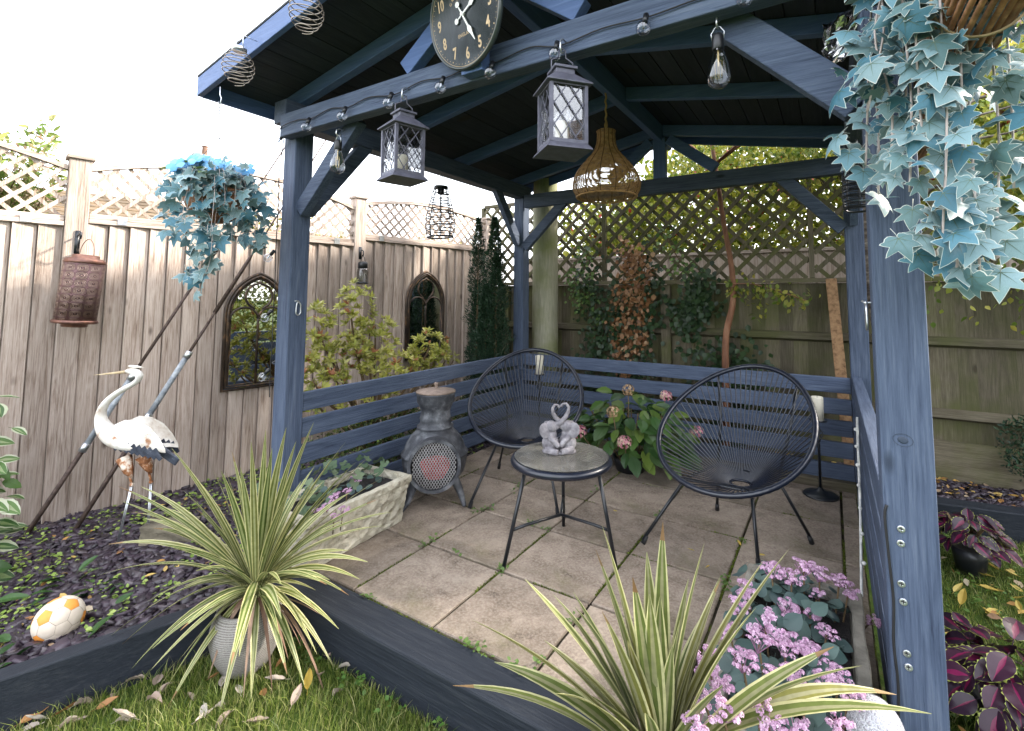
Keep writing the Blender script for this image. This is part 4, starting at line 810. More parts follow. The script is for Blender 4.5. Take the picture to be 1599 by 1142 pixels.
# crumpled foil
def foil():
    m, nt, b = base_mat('crumpled_foil', .18, 1.0, .5); b.inputs['Base Color'].default_value = (.72,.72,.74,1); return m
mb = MB(); nx, nz = 9, 12
g = [[(1.80+.11*i/nx+random.uniform(-.006,.006), .30+random.uniform(-.016,.016), 1.97+.15*j/nz+.5*(.11*i/nx)) for i in range(nx+1)] for j in range(nz+1)]
vs = [q for r_ in g for q in r_]; fs_ = []
for j in range(nz):
    for i in range(nx): a = j*(nx+1)+i; fs_ += [(a,a+1,a+nx+2),(a,a+nx+2,a+nx+1)]
mb.add(vs, fs_); o = mb.obj('foil_sheet', foil()); sd_ = o.modifiers.new('thick','SOLIDIFY'); sd_.thickness = .002; tag(o, 'crumpled silver foil sheet hanging behind the blue ivy', 'foil')
# bamboo roller blind along the right side, rolled up
bl = thing('bamboo_blind', 'rolled up brown bamboo blind hanging outside the post behind the ivy', 'blind', (2.07,0,1.80)); M['bamboo'] = noisy('brown_bamboo', [(.3,(.10,.045,.02)),(.6,(.24,.12,.055)),(.8,(.38,.22,.11))], 30, rough=.45, var=.3)
for k in range(34):
    a = 2*math.pi*k/26; r_ = .045+.0016*k*.6; mb = MB(); mb.tube([(r_*math.cos(a), -.42, .06+r_*math.sin(a)*1.15), (r_*math.cos(a), .05+.9, .06+r_*math.sin(a)*1.15)], .0062, 6); mb.obj('cane', M['bamboo'], bl, True)
for k in range(26):
    mb = MB(); mb.tube([(.062,-.42,.12+k*.0135),(.062,.95,.12+k*.0135)], .0062, 6); mb.obj('cane', M['bamboo'], bl, True)
for yy in (-.2,.4): mb = MB(); mb.tube([(.08*math.cos(a), yy, .06+.09*math.sin(a)) for a in np.linspace(0,2*math.pi,25)[:-1]], .003, 5, True); mb.obj('cord', plain('blind_cord', (.3,.22,.12), .8) if yy < 0 else bpy.data.materials['blind_cord'], bl)

# ------------------------------------------------------------------ football, rock, globe
def ball_thing():
    t = thing('football', 'faded white football with orange pentagons lying in the bed', 'ball', (-.872,-.70,BEDZ-.005)); r = .079
    mw = noisy('faded_white_leather', [(.3,(.50,.42,.33)),(.7,(.68,.60,.50))], 10, rough=.6, bmp=.15); mo = noisy('orange_leather', [(.3,(.62,.22,.03)),(.7,(.75,.32,.06))], 12, rough=.55); ms = plain('dark_seam', (.12,.09,.07), .8)
    bm = bmesh.new(); bmesh.ops.create_icosphere(bm, subdivisions=1, radius=1.0)
    ico = [v.co.normalized() for v in bm.verts]; bm.free()
    g = (1+5**.5)/2; cen = [Vector(q).normalized() for a in (-1,1) for b in (-g,g) for q in ((0,a,b),(a,b,0),(b,0,a))]
    hexc = []
    for i in range(12):
        for j in range(i):
            for k in range(j):
                d = [(cen[x]-cen[y]).length for x, y in ((i,j),(j,k),(i,k))]
                if max(d) < 1.2: hexc.append((cen[i]+cen[j]+cen[k]).normalized())
    Rm = Matrix.Rotation(.5,3,'X') @ Matrix.Rotation(.9,3,'Z')
    def cap(c, sides, ang, toward, mat, nm):
        c = Rm @ c; u = (Rm @ toward); u = (u-c*u.dot(c)).normalized(); v = c.cross(u); vs = []; rings = 4
        for q in range(1, rings+1):
            for s in range(sides*4):
                th = 2*math.pi*s/(sides*4); sec = (th % (2*math.pi/sides))-math.pi/sides; rad = math.tan(ang)*math.cos(math.pi/sides)/math.cos(sec)*q/rings
                rr = r*(1-(.012 if q == rings else 0)); vs.append((c+(u*math.cos(th)+v*math.sin(th))*rad).normalized()*rr)
        vs.append(c*r); n = sides*4; fs = []
        for q in range(rings-1):
            for s in range(n): fs.append((q*n+s, (q+1)*n+s, (q+1)*n+(s+1)%n, q*n+(s+1)%n))
        fs += [(rings*n, s, (s+1)%n) for s in range(n)][0:n]; mb = MB(); mb.add([q+Vector((0,0,r-.012)) for q in vs], [f[::1] for f in fs]); mb.obj(nm, mat, t, True)
    for i, c in enumerate(cen):
        others = sorted(cen, key=lambda q: (q-c).length)[1]; cap(c, 5, R(20.0), others, mo if i % 5 != 2 else mw, 'pentagon_panel')
    for c in hexc:
        near = sorted(cen, key=lambda q: (q-c).length)[0]; m0 = Matrix.Rotation(R(30), 3, c) @ near; cap(c, 6, R(23.3), m0, mw, 'hexagon_panel')
    mb = MB(); mb.ball((0,0,r-.012), r*.978, 24, 16); mb.obj('bladder', ms, t, True)
ball_thing()
M['stone'] = noisy('brown_grey_rock', [(.3,(.07,.06,.045)),(.55,(.16,.14,.10)),(.8,(.26,.23,.17))], 9, rough=.9, bmp=.9, bscale=25, bdist=.012)
def rockmesh(name, sx, sy, sz, seed, cuts=3):
    rnd = random.Random(seed); bm = bmesh.new(); bmesh.ops.create_cube(bm, size=1); bmesh.ops.subdivide_edges(bm, edges=bm.edges[:], cuts=cuts, use_grid_fill=True)
    for v in bm.verts:
        n_ = v.co.normalized(); v.co += n_*rnd.uniform(-.07,.05); v.co.x *= sx; v.co.y *= sy; v.co.z *= sz
    me = bpy.data.meshes.new(name); bm.to_mesh(me); bm.free(); me.materials.append(M['stone']); return me
o = link('rock', rockmesh('rock', .25, .12, .12, 5), None, bevel=.004, loc=(-1.33,-.14,BEDZ+.055), rot=(0,.05,YAW+.25)); tag(o, 'long squared brown stone lying by the heron feet', 'rock')
gl = thing('crackle_globe', 'egg shaped crackled glass globe lamp in the sedum trough corner', 'globe lamp', (1.842,-.062,.180))
def crackle():
    m, nt, b = base_mat('crackled_glass', .12, 0, .7); v = coords(nt, (1,1,1), False); vo = _n(nt, 'ShaderNodeTexVoronoi', feature='DISTANCE_TO_EDGE'); vo.inputs['Scale'].default_value = 130; nt.links.new(v, vo.inputs['Vector'])
    c = ramp(nt, vo.outputs['Distance'], [(0,(.75,.75,.78)),(.10,(.42,.42,.47)),(.4,(.52,.49,.53))]); nt.links.new(c, b.inputs['Base Color']); b.inputs['Transmission Weight'].default_value = .35; bump(nt, b, vo.outputs['Distance'], .8, .004); return m
mb = MB(); mb.ball((0,0,.105), (.058,.058,.070), 24, 16); mb.obj('glass_globe', crackle(), gl, True)
mb = MB(); mb.lathe([(.0001,-.02),(.045,-.02),(.05,0),(.052,.028),(.045,.04)], 22); mb.obj('base', M['white'], gl, True)
# ------------------------------------------------------------------ plants: helpers
def depth_of(q): return (Vector(q)-CAMP).dot(_f)
def unproj(px, py, depth):
    """photograph pixel at a given distance along the view: used to measure where leaf tips stand"""
    return CAMP+(_r2*((px-839.03)/753.87)-_u2*((py-405.93)/753.87)+_f)*depth
def strap(base, tip, ctrl, width, n=12, roll=0.0, fold=.25):
    """strap leaf along a bezier, cream margins (slot 1) round a green striped blade (slot 0/2)"""
    b = Vector(base); t = Vector(tip); c = Vector(ctrl); mb = MB(); cols = [-1,-.72,-.25,.25,.72,1]; vs = []
    side0 = None; tipb = random.random() < .3
    for i in range(n+1):
        s = i/n; p = b*(1-s)**2+c*2*s*(1-s)+t*s*s; d = ((c-b)*(1-s)+(t-c)*s).normalized()
        sd = d.cross(Vector((0,0,1))); sd = sd.normalized() if sd.length > .05 else (side0 or Vector((1,0,0)))
        if side0 is not None and sd.dot(side0) < 0: sd = -sd
        side0 = sd; nm = sd.cross(d).normalized(); a = roll*(.4+.6*s); sd = sd*math.cos(a)+nm*math.sin(a); nm = sd.cross(d).normalized()
        w = width*.5*(min(1, .55+1.6*s))*(1-max(0,(s-.45)/.55)**1.7)+.0006
        for k in cols: vs.append(p+sd*(k*w)+nm*(fold*abs(k)*w))
    fs = []; m = []
    for i in range(n):
        for k in range(5):
            a = i*6+k; fs.append((a, a+1, a+7, a+6)); m.append(3 if (i == n-1 and tipb) else (1,0,2,0,1)[k])
    mb.v = vs; mb.f = fs; mb.m = m; return mb
def leafmats(nm, green, cream, mid): return [leafm(nm+'_green', green, .42, .2, isl=False), leafm(nm+'_cream', cream, .42, .25, isl=False), leafm(nm+'_mid', mid, .42, .2, isl=False), leafm(nm+'_tip', [(.20,.11,.05),(.33,.22,.10)], .7, .1, isl=False)]
def spiky(name, label, crown, tips, nrand, L, width, mats, potfn, extra=()):
    t = thing(name, label, 'plant', (crown[0], crown[1], 0)); O = Vector((crown[0], crown[1], 0)); C = Vector(crown); D = depth_of(C)
    def leaf(tip, w, lift):
        d = tip-C; b = C+Vector((d.x,d.y,0)).normalized()*.012+Vector((0,0,random.uniform(-.03,.03))); c = C+d*.45+Vector((0,0,lift))
        mb = strap(b-O, tip-O, c-O, w, roll=random.uniform(-.5,.5)); mb.obj('leaf', mats, t, True)
    for q in tips:
        px, py = q[0], q[1]; dl = q[2] if len(q) > 2 else random.uniform(-.22,.12); tip = unproj(px, py, D+dl); d = tip-C
        lift = .10*d.length+.22*max(0, math.hypot(d.x,d.y)-max(0,d.z))
        leaf(tip, width*random.uniform(.8,1.15), lift)
    for k in range(nrand):
        a = random.uniform(0, 2*math.pi); el = random.uniform(R(-35), R(82)); l = L*random.uniform(.65,1.05)*(1 if el > 0 else .75)
        d = Vector((math.cos(a)*math.cos(el), math.sin(a)*math.cos(el), math.sin(el)))*l; leaf(C+d, width*random.uniform(.75,1.05), .10*l+.25*math.cos(el)*l*.5)
    return t, C-O
CM = leafmats('cordyline', [(.09,.135,.03),(.15,.19,.045),(.21,.22,.06)], [(.62,.59,.28),(.70,.66,.36)], [(.30,.33,.14),(.42,.43,.22)])
TIPS1 = [(362,705),(392,690),(415,672),(425,700),(447,668),(462,690),(490,660),(520,715),(556,722),(583,708),(540,690),(500,735),(345,735),(375,730),(185,760),(190,783),(268,700),(300,740),(330,730),(245,790),(225,810),(240,825),(205,800),(215,885),(250,850),(165,1000,-.1),(185,1012,-.12),(205,1045,-.15),(230,940,-.1),(262,1105,-.2),(235,1115,-.2),(340,1128,-.25),(575,878),(562,905),(545,930),(560,830),(590,780),(600,745),(610,800),(545,860),(495,1022,-.15),(475,1070,-.18),(520,1040,-.1),(392,1092,-.22),(150,900),(170,850),(220,760),(285,765)]
sp1, c1 = spiky('cordyline_plant', 'spiky cream striped cordyline in a woven white pot on the lawn', (-.150,-.33,.125), TIPS1, 40, .50, .030, CM, None)
M['wovenpot'], _nt, _b = base_mat('woven_white_ceramic', .6, 0, .3); _v = coords(_nt, (1,1,1), False)
_wv = _n(_nt, 'ShaderNodeTexWave', wave_type='BANDS', bands_direction='Z'); _wv.inputs['Scale'].default_value = 44; _wv.inputs['Distortion'].default_value = 5; _wv.inputs['Detail Scale'].default_value = 14; _nt.links.new(_v, _wv.inputs[0])
_nt.links.new(ramp(_nt, _wv.outputs['Fac'], [(.1,(.22,.20,.18)),(.4,(.42,.39,.365)),(.8,(.52,.49,.465))]), _b.inputs['Base Color']); bump(_nt, _b, _wv.outputs['Fac'], .8, .006)
pr1 = [(.0001,LAWN+.0),(.062,LAWN),(.085,LAWN+.02),(.113,LAWN+.075),(.125,LAWN+.125),(.124,LAWN+.165),(.113,LAWN+.205),(.102,LAWN+.225),(.104,LAWN+.235),(.096,LAWN+.235),(.094,LAWN+.20)]
mb = MB(); mb.lathe(pr1, 40); po = mb.obj('pot', M['wovenpot'], sp1, True); po.location = (-.032,-.01,0)
mb = MB(); mb.lathe([(.096,LAWN+.205),(.0001,LAWN+.215)], 24); q = mb.obj('compost', M['soil'], sp1); q.location = (-.032,-.01,0)
mb = MB(); mb.tube([(-.03,-.01,LAWN+.19),(-.01,0,.06),(0,0,.12)], [.022,.018,.014], 8); mb.obj('trunk', noisy('brown_cordyline_stem', [(.3,(.09,.045,.02)),(.7,(.22,.12,.06))], 40, rough=.9), sp1, True)
dm = leafm('dead_strap', [(.14,.075,.045),(.22,.13,.08),(.30,.20,.14)], .7, .1, isl=False)
for px, py, dl in ((520,1130,-.15),(425,1080,-.2),(380,1090,-.22),(325,1060,-.15),(470,1010,-.15),(500,960,-.1),(450,1030,-.2),(360,960,-.1)):
    tip = unproj(px, py, depth_of((-.15,-.33,.12))+dl)-Vector((-.150,-.33,0)); mb = strap(Vector((0,0,.10)), tip, Vector((tip.x*.55,tip.y*.55,.13)), .012, roll=random.uniform(-1,1)); mb.obj('dead_leaf', [dm]*4, sp1, True)

TIPS2 = [(1035,815,.02),(940,820,-.04),(1100,848,.0),(930,858,-.02),(1232,858,.05),(1193,875,.02),(988,902,-.1),(1014,928,-.1),(1031,930,-.05),(820,905,-.1),(737,968,-.05),(707,1071,-.12),(772,1034,.0),(940,955,-.1),(1062,968,-.02),(1092,1000,0),(1302,1010,-.1),(1345,1040,-.06),(1455,1115,-.12),(1180,950,-.1),(896,1040,-.05),(895,925,.04),(1075,905,.06),(960,880,.08),(1125,900,.1),(1010,862,.1),(1150,980,.04),(850,1000,.05),(920,1085,-.08),(1130,1070,-.1),(1050,1010,-.06),(980,1000,-.05),(1000,960,.02),(1400,1085,.03)]
CM2 = leafmats('phormium', [(.11,.15,.04),(.17,.20,.055),(.23,.22,.06)], [(.58,.56,.30),(.64,.61,.36)], [(.27,.27,.14),(.34,.33,.19)])
sp2, c2 = spiky('cordyline_plant', 'spiky green and cream cordyline rising beside the pink sedum trough', (1.440,-.35,.235), TIPS2, 12, .40, .040, CM2, None)
mb = MB(); mb.lathe([(.0001,LAWN),(.11,LAWN),(.13,LAWN+.12),(.15,LAWN+.30),(.16,LAWN+.345),(.145,LAWN+.345),(.14,LAWN+.30)], 36); mb.obj('pot', noisy('grey_glazed_pot', [(.3,(.10,.11,.12)),(.7,(.22,.23,.24))], 12, rough=.4), sp2, True)
mb = MB(); mb.lathe([(.142,LAWN+.31),(.0001,LAWN+.325)], 24); mb.obj('compost', M['soil'], sp2)

# ------------------------------------------------------------------ ivy
def ivy_mesh(name, mats, seed, edge=.10, curl=.12):
    """five lobed ivy leaf with pale edge (slot 1) and dark veins (slot 2); stalk at the origin, blade along +Y, unit size"""
    rnd = random.Random(seed); key = [(0,.0),(.20,-.12),(.40,.02),(.62,.05),(.36,.30),(.58,.62),(.25,.58),(.0,1.05)]; R_ = [(x*rnd.uniform(.9,1.1), y*rnd.uniform(.93,1.07)) for x, y in key]; R_[0] = (0,.02)
    L_ = [(-x*rnd.uniform(.9,1.1), y*rnd.uniform(.95,1.06)) for x, y in R_[1:-1]]; out = R_+L_[::-1]
    # subdivide and pull the edges in so the lobes have curved sides
    pts = []; n0 = len(out)
    for i in range(n0):
        a = Vector((*out[i],0)); b = Vector((*out[(i+1) % n0],0)); m_ = (a+b)/2; cc = Vector((0,.4,0)); pts += [a, m_+(m_-cc)*.06]
    cc = Vector((0,.38,0)); N = len(pts); zf = lambda q: -curl*(q.x*q.x*1.4+(q.y-.4)**2*.9)+.09*abs(q.x)
    mb = MB(); inn = [cc+(q-cc)*(1-edge) for q in pts]; mid = [cc+(q-cc)*.5 for q in pts]
    V = [(q.x,q.y,zf(q)) for q in pts]+[(q.x,q.y,zf(q)) for q in inn]+[(q.x,q.y,zf(q)+.012) for q in mid]+[(cc.x,cc.y,.0)]
    F = []; m = []
    for i in range(N):
        j = (i+1) % N; F += [(i,j,N+j,N+i),(N+i,N+j,2*N+j,2*N+i),(2*N+i,2*N+j,3*N)]; m += [1,0,0]
    mb.v = V; mb.f = F; mb.m = m
    for e in ((0,.98),(.50,.56),(-.50,.56),(.52,.08),(-.52,.08)):
        a = Vector((0,.12,0)); b = a+(Vector((*e,0))-a)*.72; d = (b-a).normalized(); s = Vector((-d.y,d.x,0))*.014; k = 3
        for i in range(k):
            p = a+(b-a)*(i/k); q = a+(b-a)*((i+1)/k); z0 = zf(p)+.02; z1 = zf(q)+.018; w0 = 1-.3*i; w1 = 1-.3*(i+1)
            mb.add([(p-s*w0)+Vector((0,0,z0)), (p+s*w0)+Vector((0,0,z0)), (q+s*w1)+Vector((0,0,z1)), (q-s*w1)+Vector((0,0,z1))], [(0,1,2,3)], 2)
    mb.tube([(0,.12,.004),(0,-.1,-.01),(.01,-.35,-.06)], .012, 4, mi=1)
    return mb.mesh(name, mats, True)
def orient(o, loc, nrm, up, size, spin=0):
    """place a leaf: blade direction = up projected, face normal = nrm"""
    n = Vector(nrm).normalized(); u = Vector(up); u = (u-n*u.dot(n)); u = u.normalized() if u.length > 1e-4 else n.orthogonal().normalized()
    if spin: u = Matrix.Rotation(spin, 3, n) @ u
    x = u.cross(n); o.matrix_basis = Matrix(((x.x*size,u.x*size,n.x*size,loc[0]),(x.y*size,u.y*size,n.y*size,loc[1]),(x.z*size,u.z*size,n.z*size,loc[2]),(0,0,0,1)))
TEAL = [(.045,.145,.195),(.07,.205,.275),(.13,.27,.32),(.24,.38,.41),(.08,.17,.175),(.19,.29,.295),(.27,.42,.46)]
im = [leafm('silk_ivy_blade', TEAL, .5, .12, isl=False), leafm('silk_ivy_edge', [(.46,.55,.52),(.60,.62,.56)], .6, .1, isl=False), leafm('silk_ivy_vein', [(.08,.14,.10),(.11,.17,.12)], .6, 0, isl=False)]
ivym = [ivy_mesh('ivy_leaf', im, k, .05, .12+.09*k) for k in range(6)]
M['vine'] = plain('grey_brown_vine', (.40,.34,.32), .7)
def ivy_plant(t, O, strands, nl, size, spread, facing, vr=.0035):
    """strands: list of point lists (world); leaves alternate along them"""
    tot = sum(sum((Vector(b)-Vector(a)).length for a, b in zip(s[:-1], s[1:])) for s in strands)
    for s in strands:
        pts = [Vector(q) for q in smooth_line([Vector(p)+Vector([random.uniform(-.012,.012) for _ in range(3)]) for p in s], 5)]
        mb = MB(); mb.tube([q-O for q in pts], vr, 5); mb.obj('vine', M['vine'], t, True)
        L = sum((b-a).length for a, b in zip(pts[:-1], pts[1:])); k = max(2, round(nl*L/tot))
        for i in range(k):
            f = (i+random.random()*.8)/k*(len(pts)-1); j = min(int(f), len(pts)-2); p = pts[j].lerp(pts[j+1], f-j)
            off = Vector((random.gauss(0,1), random.gauss(0,1), random.gauss(0,.8)))*spread; n = Vector(facing)+Vector((random.gauss(0,.55), random.gauss(0,.55), random.gauss(.15,.5)))
            sz = size*random.uniform(.65,1.25); o = link('leaf', random.choice(ivym), t); orient(o, p+off-O, n, Vector((random.gauss(0,.6), random.gauss(0,.6), -1)), sz)
iv = thing('hanging_ivy', 'large blue green artificial ivy trailing from a basket in front of the post', 'ivy', (2.0,-.06,1.25)); IO = Vector((2.0,-.06,1.25)); st = []
for x0, y0, x1, y1, z1 in ((1.87,-.06,1.845,-.10,1.55),(1.90,-.12,1.87,-.14,1.50),(1.93,-.14,1.90,-.18,1.47),(1.96,-.16,1.93,-.20,1.56),(1.90,.02,1.862,.03,1.50),(1.99,-.16,1.955,-.20,1.36),(2.02,-.12,1.985,-.15,1.30),(2.05,-.10,2.02,-.13,1.29),(2.09,-.08,2.05,-.10,1.33),(2.12,-.05,2.10,-.08,1.48),(2.16,-.10,2.15,-.14,1.58),(1.94,-.05,1.905,-.06,1.60),(2.03,0,2.0,.0,1.55),(1.88,-.12,1.85,-.16,1.66)):
    x0 += .03; x1 += .03
    st.append([(x0,y0,2.02),((x0+x1)/2+random.uniform(-.02,.02),(y0+y1)/2-.03,1.85),((x0*.4+x1*.6),y1-.01,(1.85+z1)/2),(x1,y1,z1)])
ivy_plant(iv, IO, st, 288, .057, .021, (-.05,-.85,.35), .0024)
mb = MB(); mb.lathe([(.0001,.70),(.10,.71),(.15,.78),(.165,.86),(.158,.87),(.14,.80),(.0001,.75)], 24); mb.obj('basket', plain('brown_coir', (.14,.075,.035), .95, bmp=.6), iv, True).location = (.06,.03,.05)
for a in (0,2.1,4.2): mb = MB(); mb.tube([(.06+.16*math.cos(a),.03+.16*math.sin(a),.90),(.06,.03,1.22)], .002, 5); mb.obj('chain', M['steel'], iv)
# pale bottom cluster with bigger leaves
for (px, py, sz) in ((1440,395,.085),(1480,360,.10),(1490,410,.115),(1535,350,.115),(1400,400,.075),(1530,405,.085),(1565,405,.085),(1510,455,.09),(1430,425,.075),(1425,355,.07),(1470,330,.07),(1555,375,.07),(1465,445,.06),(1535,445,.065)):
    o = link('leaf', random.choice(ivym), iv); orient(o, unproj(px, py-32, depth_of((2.0,-.14,1.3))+random.uniform(-.05,.04))-IO, Vector((-.12,-.9,.25))+Vector((random.gauss(0,.2),0,random.gauss(0,.25))), Vector((random.gauss(0,.7),0,-1)), sz*.76)

hb = thing('hanging_basket', 'blue ivy and blue silk flowers in a wicker basket hung from the roof corner', 'hanging basket', (-.80,-.25,1.45)); HO = Vector((-.80,-.25,1.45))
M['wicker'] = noisy('red_brown_wicker', [(.3,(.12,.05,.025)),(.6,(.26,.12,.06)),(.8,(.36,.19,.10))], 26, stretch=(1,1,6), rough=.7, bmp=.8, bscale=70)
mb = MB(); mb.lathe([(.0001,.155),(.05,.16),(.10,.195),(.13,.25),(.142,.305),(.147,.315),(.135,.32),(.12,.28),(.0001,.27)], 30); mb.obj('wicker_bowl', M['wicker'], hb, True)
top_ = Vector((-.787,VY0+.012,2.272))-HO
mb = MB(); mb.tube([top_+Vector((0,0,.02)), top_+Vector((0,0,-.02)), top_+Vector((.016,0,-.04)), top_+Vector((.010,0,-.066)), top_+Vector((-.006,0,-.07)), top_+Vector((-.012,0,-.055))], .0032, 6); mb.obj('hook', M['steel'], hb, True)
c0 = top_+Vector((0,0,-.075)); c1_ = Vector((0,0,.33+.26))
mb = MB(); n = 22
for i in range(n):
    p = c0.lerp(c1_, i/n); q = c0.lerp(c1_, (i+.95)/n); s_ = Vector((.0035,0,0)) if i % 2 else Vector((0,.0035,0)); mb.tube([p, (p+q)/2+s_, q, (p+q)/2-s_], .0017, 4, True)
mb.obj('chain', M['blackmetal'], hb)
for a in (.4,2.5,4.6): mb = MB(); mb.tube([(.165*math.cos(a),.165*math.sin(a),.32),c1_], .0016, 5); mb.obj('chain', M['blackmetal'], hb)
st = []
for k in range(24):
    a = 2*math.pi*k/24+random.uniform(-.1,.1)+R(-60) if k < 14 else R(-60)+random.uniform(-1.2,1.2); r1 = random.uniform(.13,.215); zl_ = random.choice((1.56,1.60,1.50,1.66,1.54,1.48))
    st.append([HO+Vector((.06*math.cos(a),.06*math.sin(a),.36)), HO+Vector((.15*math.cos(a),.15*math.sin(a),.39)), HO+Vector((r1*math.cos(a),r1*math.sin(a),.26)), Vector((HO.x+r1*1.03*math.cos(a),HO.y+r1*1.03*math.sin(a),zl_))])
for dx, zz in ((.17,1.27),(.12,1.30),(.20,1.33),(.08,1.36)): st.append([HO+Vector((dx,-.10,.12)), Vector((HO.x+dx+.03,HO.y-.13,1.42)), Vector((HO.x+dx,HO.y-.12,zz))])
ivy_plant(hb, HO, st, 292, .062, .030, (.35,-.75,.35), .0012)
# silk flowers
fbm = leafm('blue_petal', [(.06,.24,.48),(.12,.36,.62),(.25,.50,.72)], .5, .2)
def flower_mesh(nm, mats, np_=5, ln=1.0, w=.55):
    mb = MB()
    for k in range(np_):
        a = 2*math.pi*k/np_; d = Vector((math.cos(a), math.sin(a), 0)); s = Vector((-d.y, d.x, 0))
        mb.add([d*.02, d*.55*ln+s*w*.75+Vector((0,0,.12)), d*1.0*ln+s*.34+Vector((0,0,.05)), d*1.0*ln-s*.34+Vector((0,0,.05)), d*.55*ln-s*w*.75+Vector((0,0,.12)), d*.55*ln+Vector((0,0,.20))], [(0,1,5),(1,2,5),(2,3,5),(3,4,5),(4,0,5)])
    return mb.mesh(nm, mats, True)
bfm = flower_mesh('blue_flower', fbm)
for k in range(26):
    a = random.uniform(0,6.28); r_ = .15*math.sqrt(random.random()); o = link('flower', bfm, hb); orient(o, (r_*math.cos(a), r_*math.sin(a)-.03, .435+.05*random.random()-r_*.3), (random.gauss(.4,.3),random.gauss(-.8,.3),.7), (1,random.gauss(0,1),0), .038*random.uniform(.8,1.2))
glm = leafm('lime_leaf', [(.11,.19,.03),(.20,.29,.05)], .4, .3, isl=False)
for dx, dz, ln in ((-.22,.40,.10),(.13,.36,.12),(-.02,.41,.10),(.18,.33,.11)):
    mb = strap((dx*.4,-.08,.36), (dx,-.16,dz+.02), (dx*.8,-.12,dz+.05), .045, 6); mb.obj('green_leaf', [glm]*4, hb, True)

# ------------------------------------------------------------------ broad leaf shapes
def broad(name, mats, n=7, w=.5, tooth=0, edge=0, core=0, fold=.18, droop=.25, crinkle=.0, seed=0):
    """ovate leaf along +Y, unit length. slot 0 blade, slot 1 margin (edge), slot 2 centre (core)"""
    rnd = random.Random(seed); mb = MB(); ks = [-1,-(1-edge) if edge else -.6,-core if core else -.25,0,core if core else .25,(1-edge) if edge else .6,1]; vs = []
    for i in range(n+1):
        s = i/n; ww = w*.5*(math.sin(math.pi*min(1,s*.92+.05)**.85)**.9); 
        if i == n: ww = .004
        tt = tooth*(1 if i % 2 else -1) if 0 < i < n else 0
        for k in ks:
            kk = k*(1+tt if abs(k) == 1 else 1)
            if core and abs(k) == core: kk = k*max(0, 1-1.5*abs(s-.35))
            vs.append((kk*ww, s, fold*abs(kk)*ww-droop*s*s*.6+rnd.uniform(-crinkle,crinkle)*(abs(k) > .1)))
    fs = []; m = []
    for i in range(n):
        for k in range(6):
            a = i*7+k; fs.append((a,a+1,a+8,a+7)); m.append((1 if edge else 0,0,2 if core else 0,2 if core else 0,0,1 if edge else 0)[k])
    mb.v = vs; mb.f = fs; mb.m = m; mb.tube([(0,0,0),(0,-.25,-.05)], .012, 4, mi=0); return mb.mesh(name, mats, True)
def floret_cluster(name, mats, n, rx, rz, fsz, petals=4, seed=1, hemi=True):
    rnd = random.Random(seed); mb = MB()
    for i in range(n):
        u = rnd.random(); th = math.acos(1-u*(1.15 if hemi else 2)); a = rnd.uniform(0,6.28); rr = 1-.12*rnd.random(); nrm = Vector((math.sin(th)*math.cos(a), math.sin(th)*math.sin(a), math.cos(th)))
        p = Vector((nrm.x*rx*rr, nrm.y*rx*rr, nrm.z*rz*rr)); x = nrm.orthogonal().normalized(); y = nrm.cross(x); s0 = rnd.uniform(0,6.28); mi = rnd.randrange(len(mats)) if isinstance(mats,(list,tuple)) else 0; z = fsz*rnd.uniform(.75,1.2)
        for k in range(petals):
            a1 = s0+2*math.pi*k/petals; d = x*math.cos(a1)+y*math.sin(a1); s = nrm.cross(d)
            mb.add([p, p+d*z*.6+s*z*.42+nrm*z*.15, p+d*z*1.05+nrm*z*.05, p+d*z*.6-s*z*.42+nrm*z*.15], [(0,1,2,3)], mi)
    return mb.mesh(name, mats, False)

# hydrangea
hy = thing('hydrangea', 'leafy green hydrangea with faded pink and brown flower heads', 'shrub', (.50,2.0,0)); 
hg = leafm('hydrangea_leaf', [(.03,.075,.022),(.05,.12,.03),(.09,.17,.035),(.15,.22,.04),(.045,.10,.045)], .38, .22, isl=False)
hms = [broad('hydrangea_leaf', [hg], 8, .62, .06, 0, 0, .22, .35, .012, k) for k in range(3)]
for k in range(210):
    a = random.uniform(0,6.28); r_ = math.sqrt(random.random()); x = .44*r_*math.cos(a); y = .24*r_*math.sin(a)-.02; z = max(.05, (.60-.28*r_*r_)*random.uniform(.35,1.0)); o = link('leaf', random.choice(hms), hy)
    d = Vector((x*1.6+random.gauss(0,.15), y*1.6-.15+random.gauss(0,.15), random.uniform(-.15,.35))); orient(o, (x,y,z), Vector((x*.8,y*.8-.35,1.0))+Vector((random.gauss(0,.35),random.gauss(0,.35),0)), d, random.uniform(.10,.145))
for k in range(16):
    a = random.uniform(0,6.28); r_ = random.uniform(.1,.36); mb = MB(); mb.tube([(0+.05*math.cos(a),.03*math.sin(a),.02),(r_*.6*math.cos(a),r_*.35*math.sin(a),.22),(r_*math.cos(a),r_*.55*math.sin(a),.42)], .005, 6); mb.obj('stem', plain('brown_stem', (.12,.08,.04), .8) if k == 0 else bpy.data.materials['brown_stem'], hy, True)
pk = [plain('pink_floret', (.42,.13,.19), .6), plain('pale_pink_floret', (.52,.28,.28), .6), plain('cream_floret', (.50,.42,.28), .6)]; bw = [plain('brown_floret', (.30,.19,.10), .8), plain('tan_floret', (.44,.31,.19), .8), plain('dark_tan_floret', (.22,.13,.075), .8)]
fh = [floret_cluster('flower_head', pk, 95, .072, .06, .013, 4, 1), floret_cluster('flower_head', bw, 95, .065, .06, .013, 4, 2)]
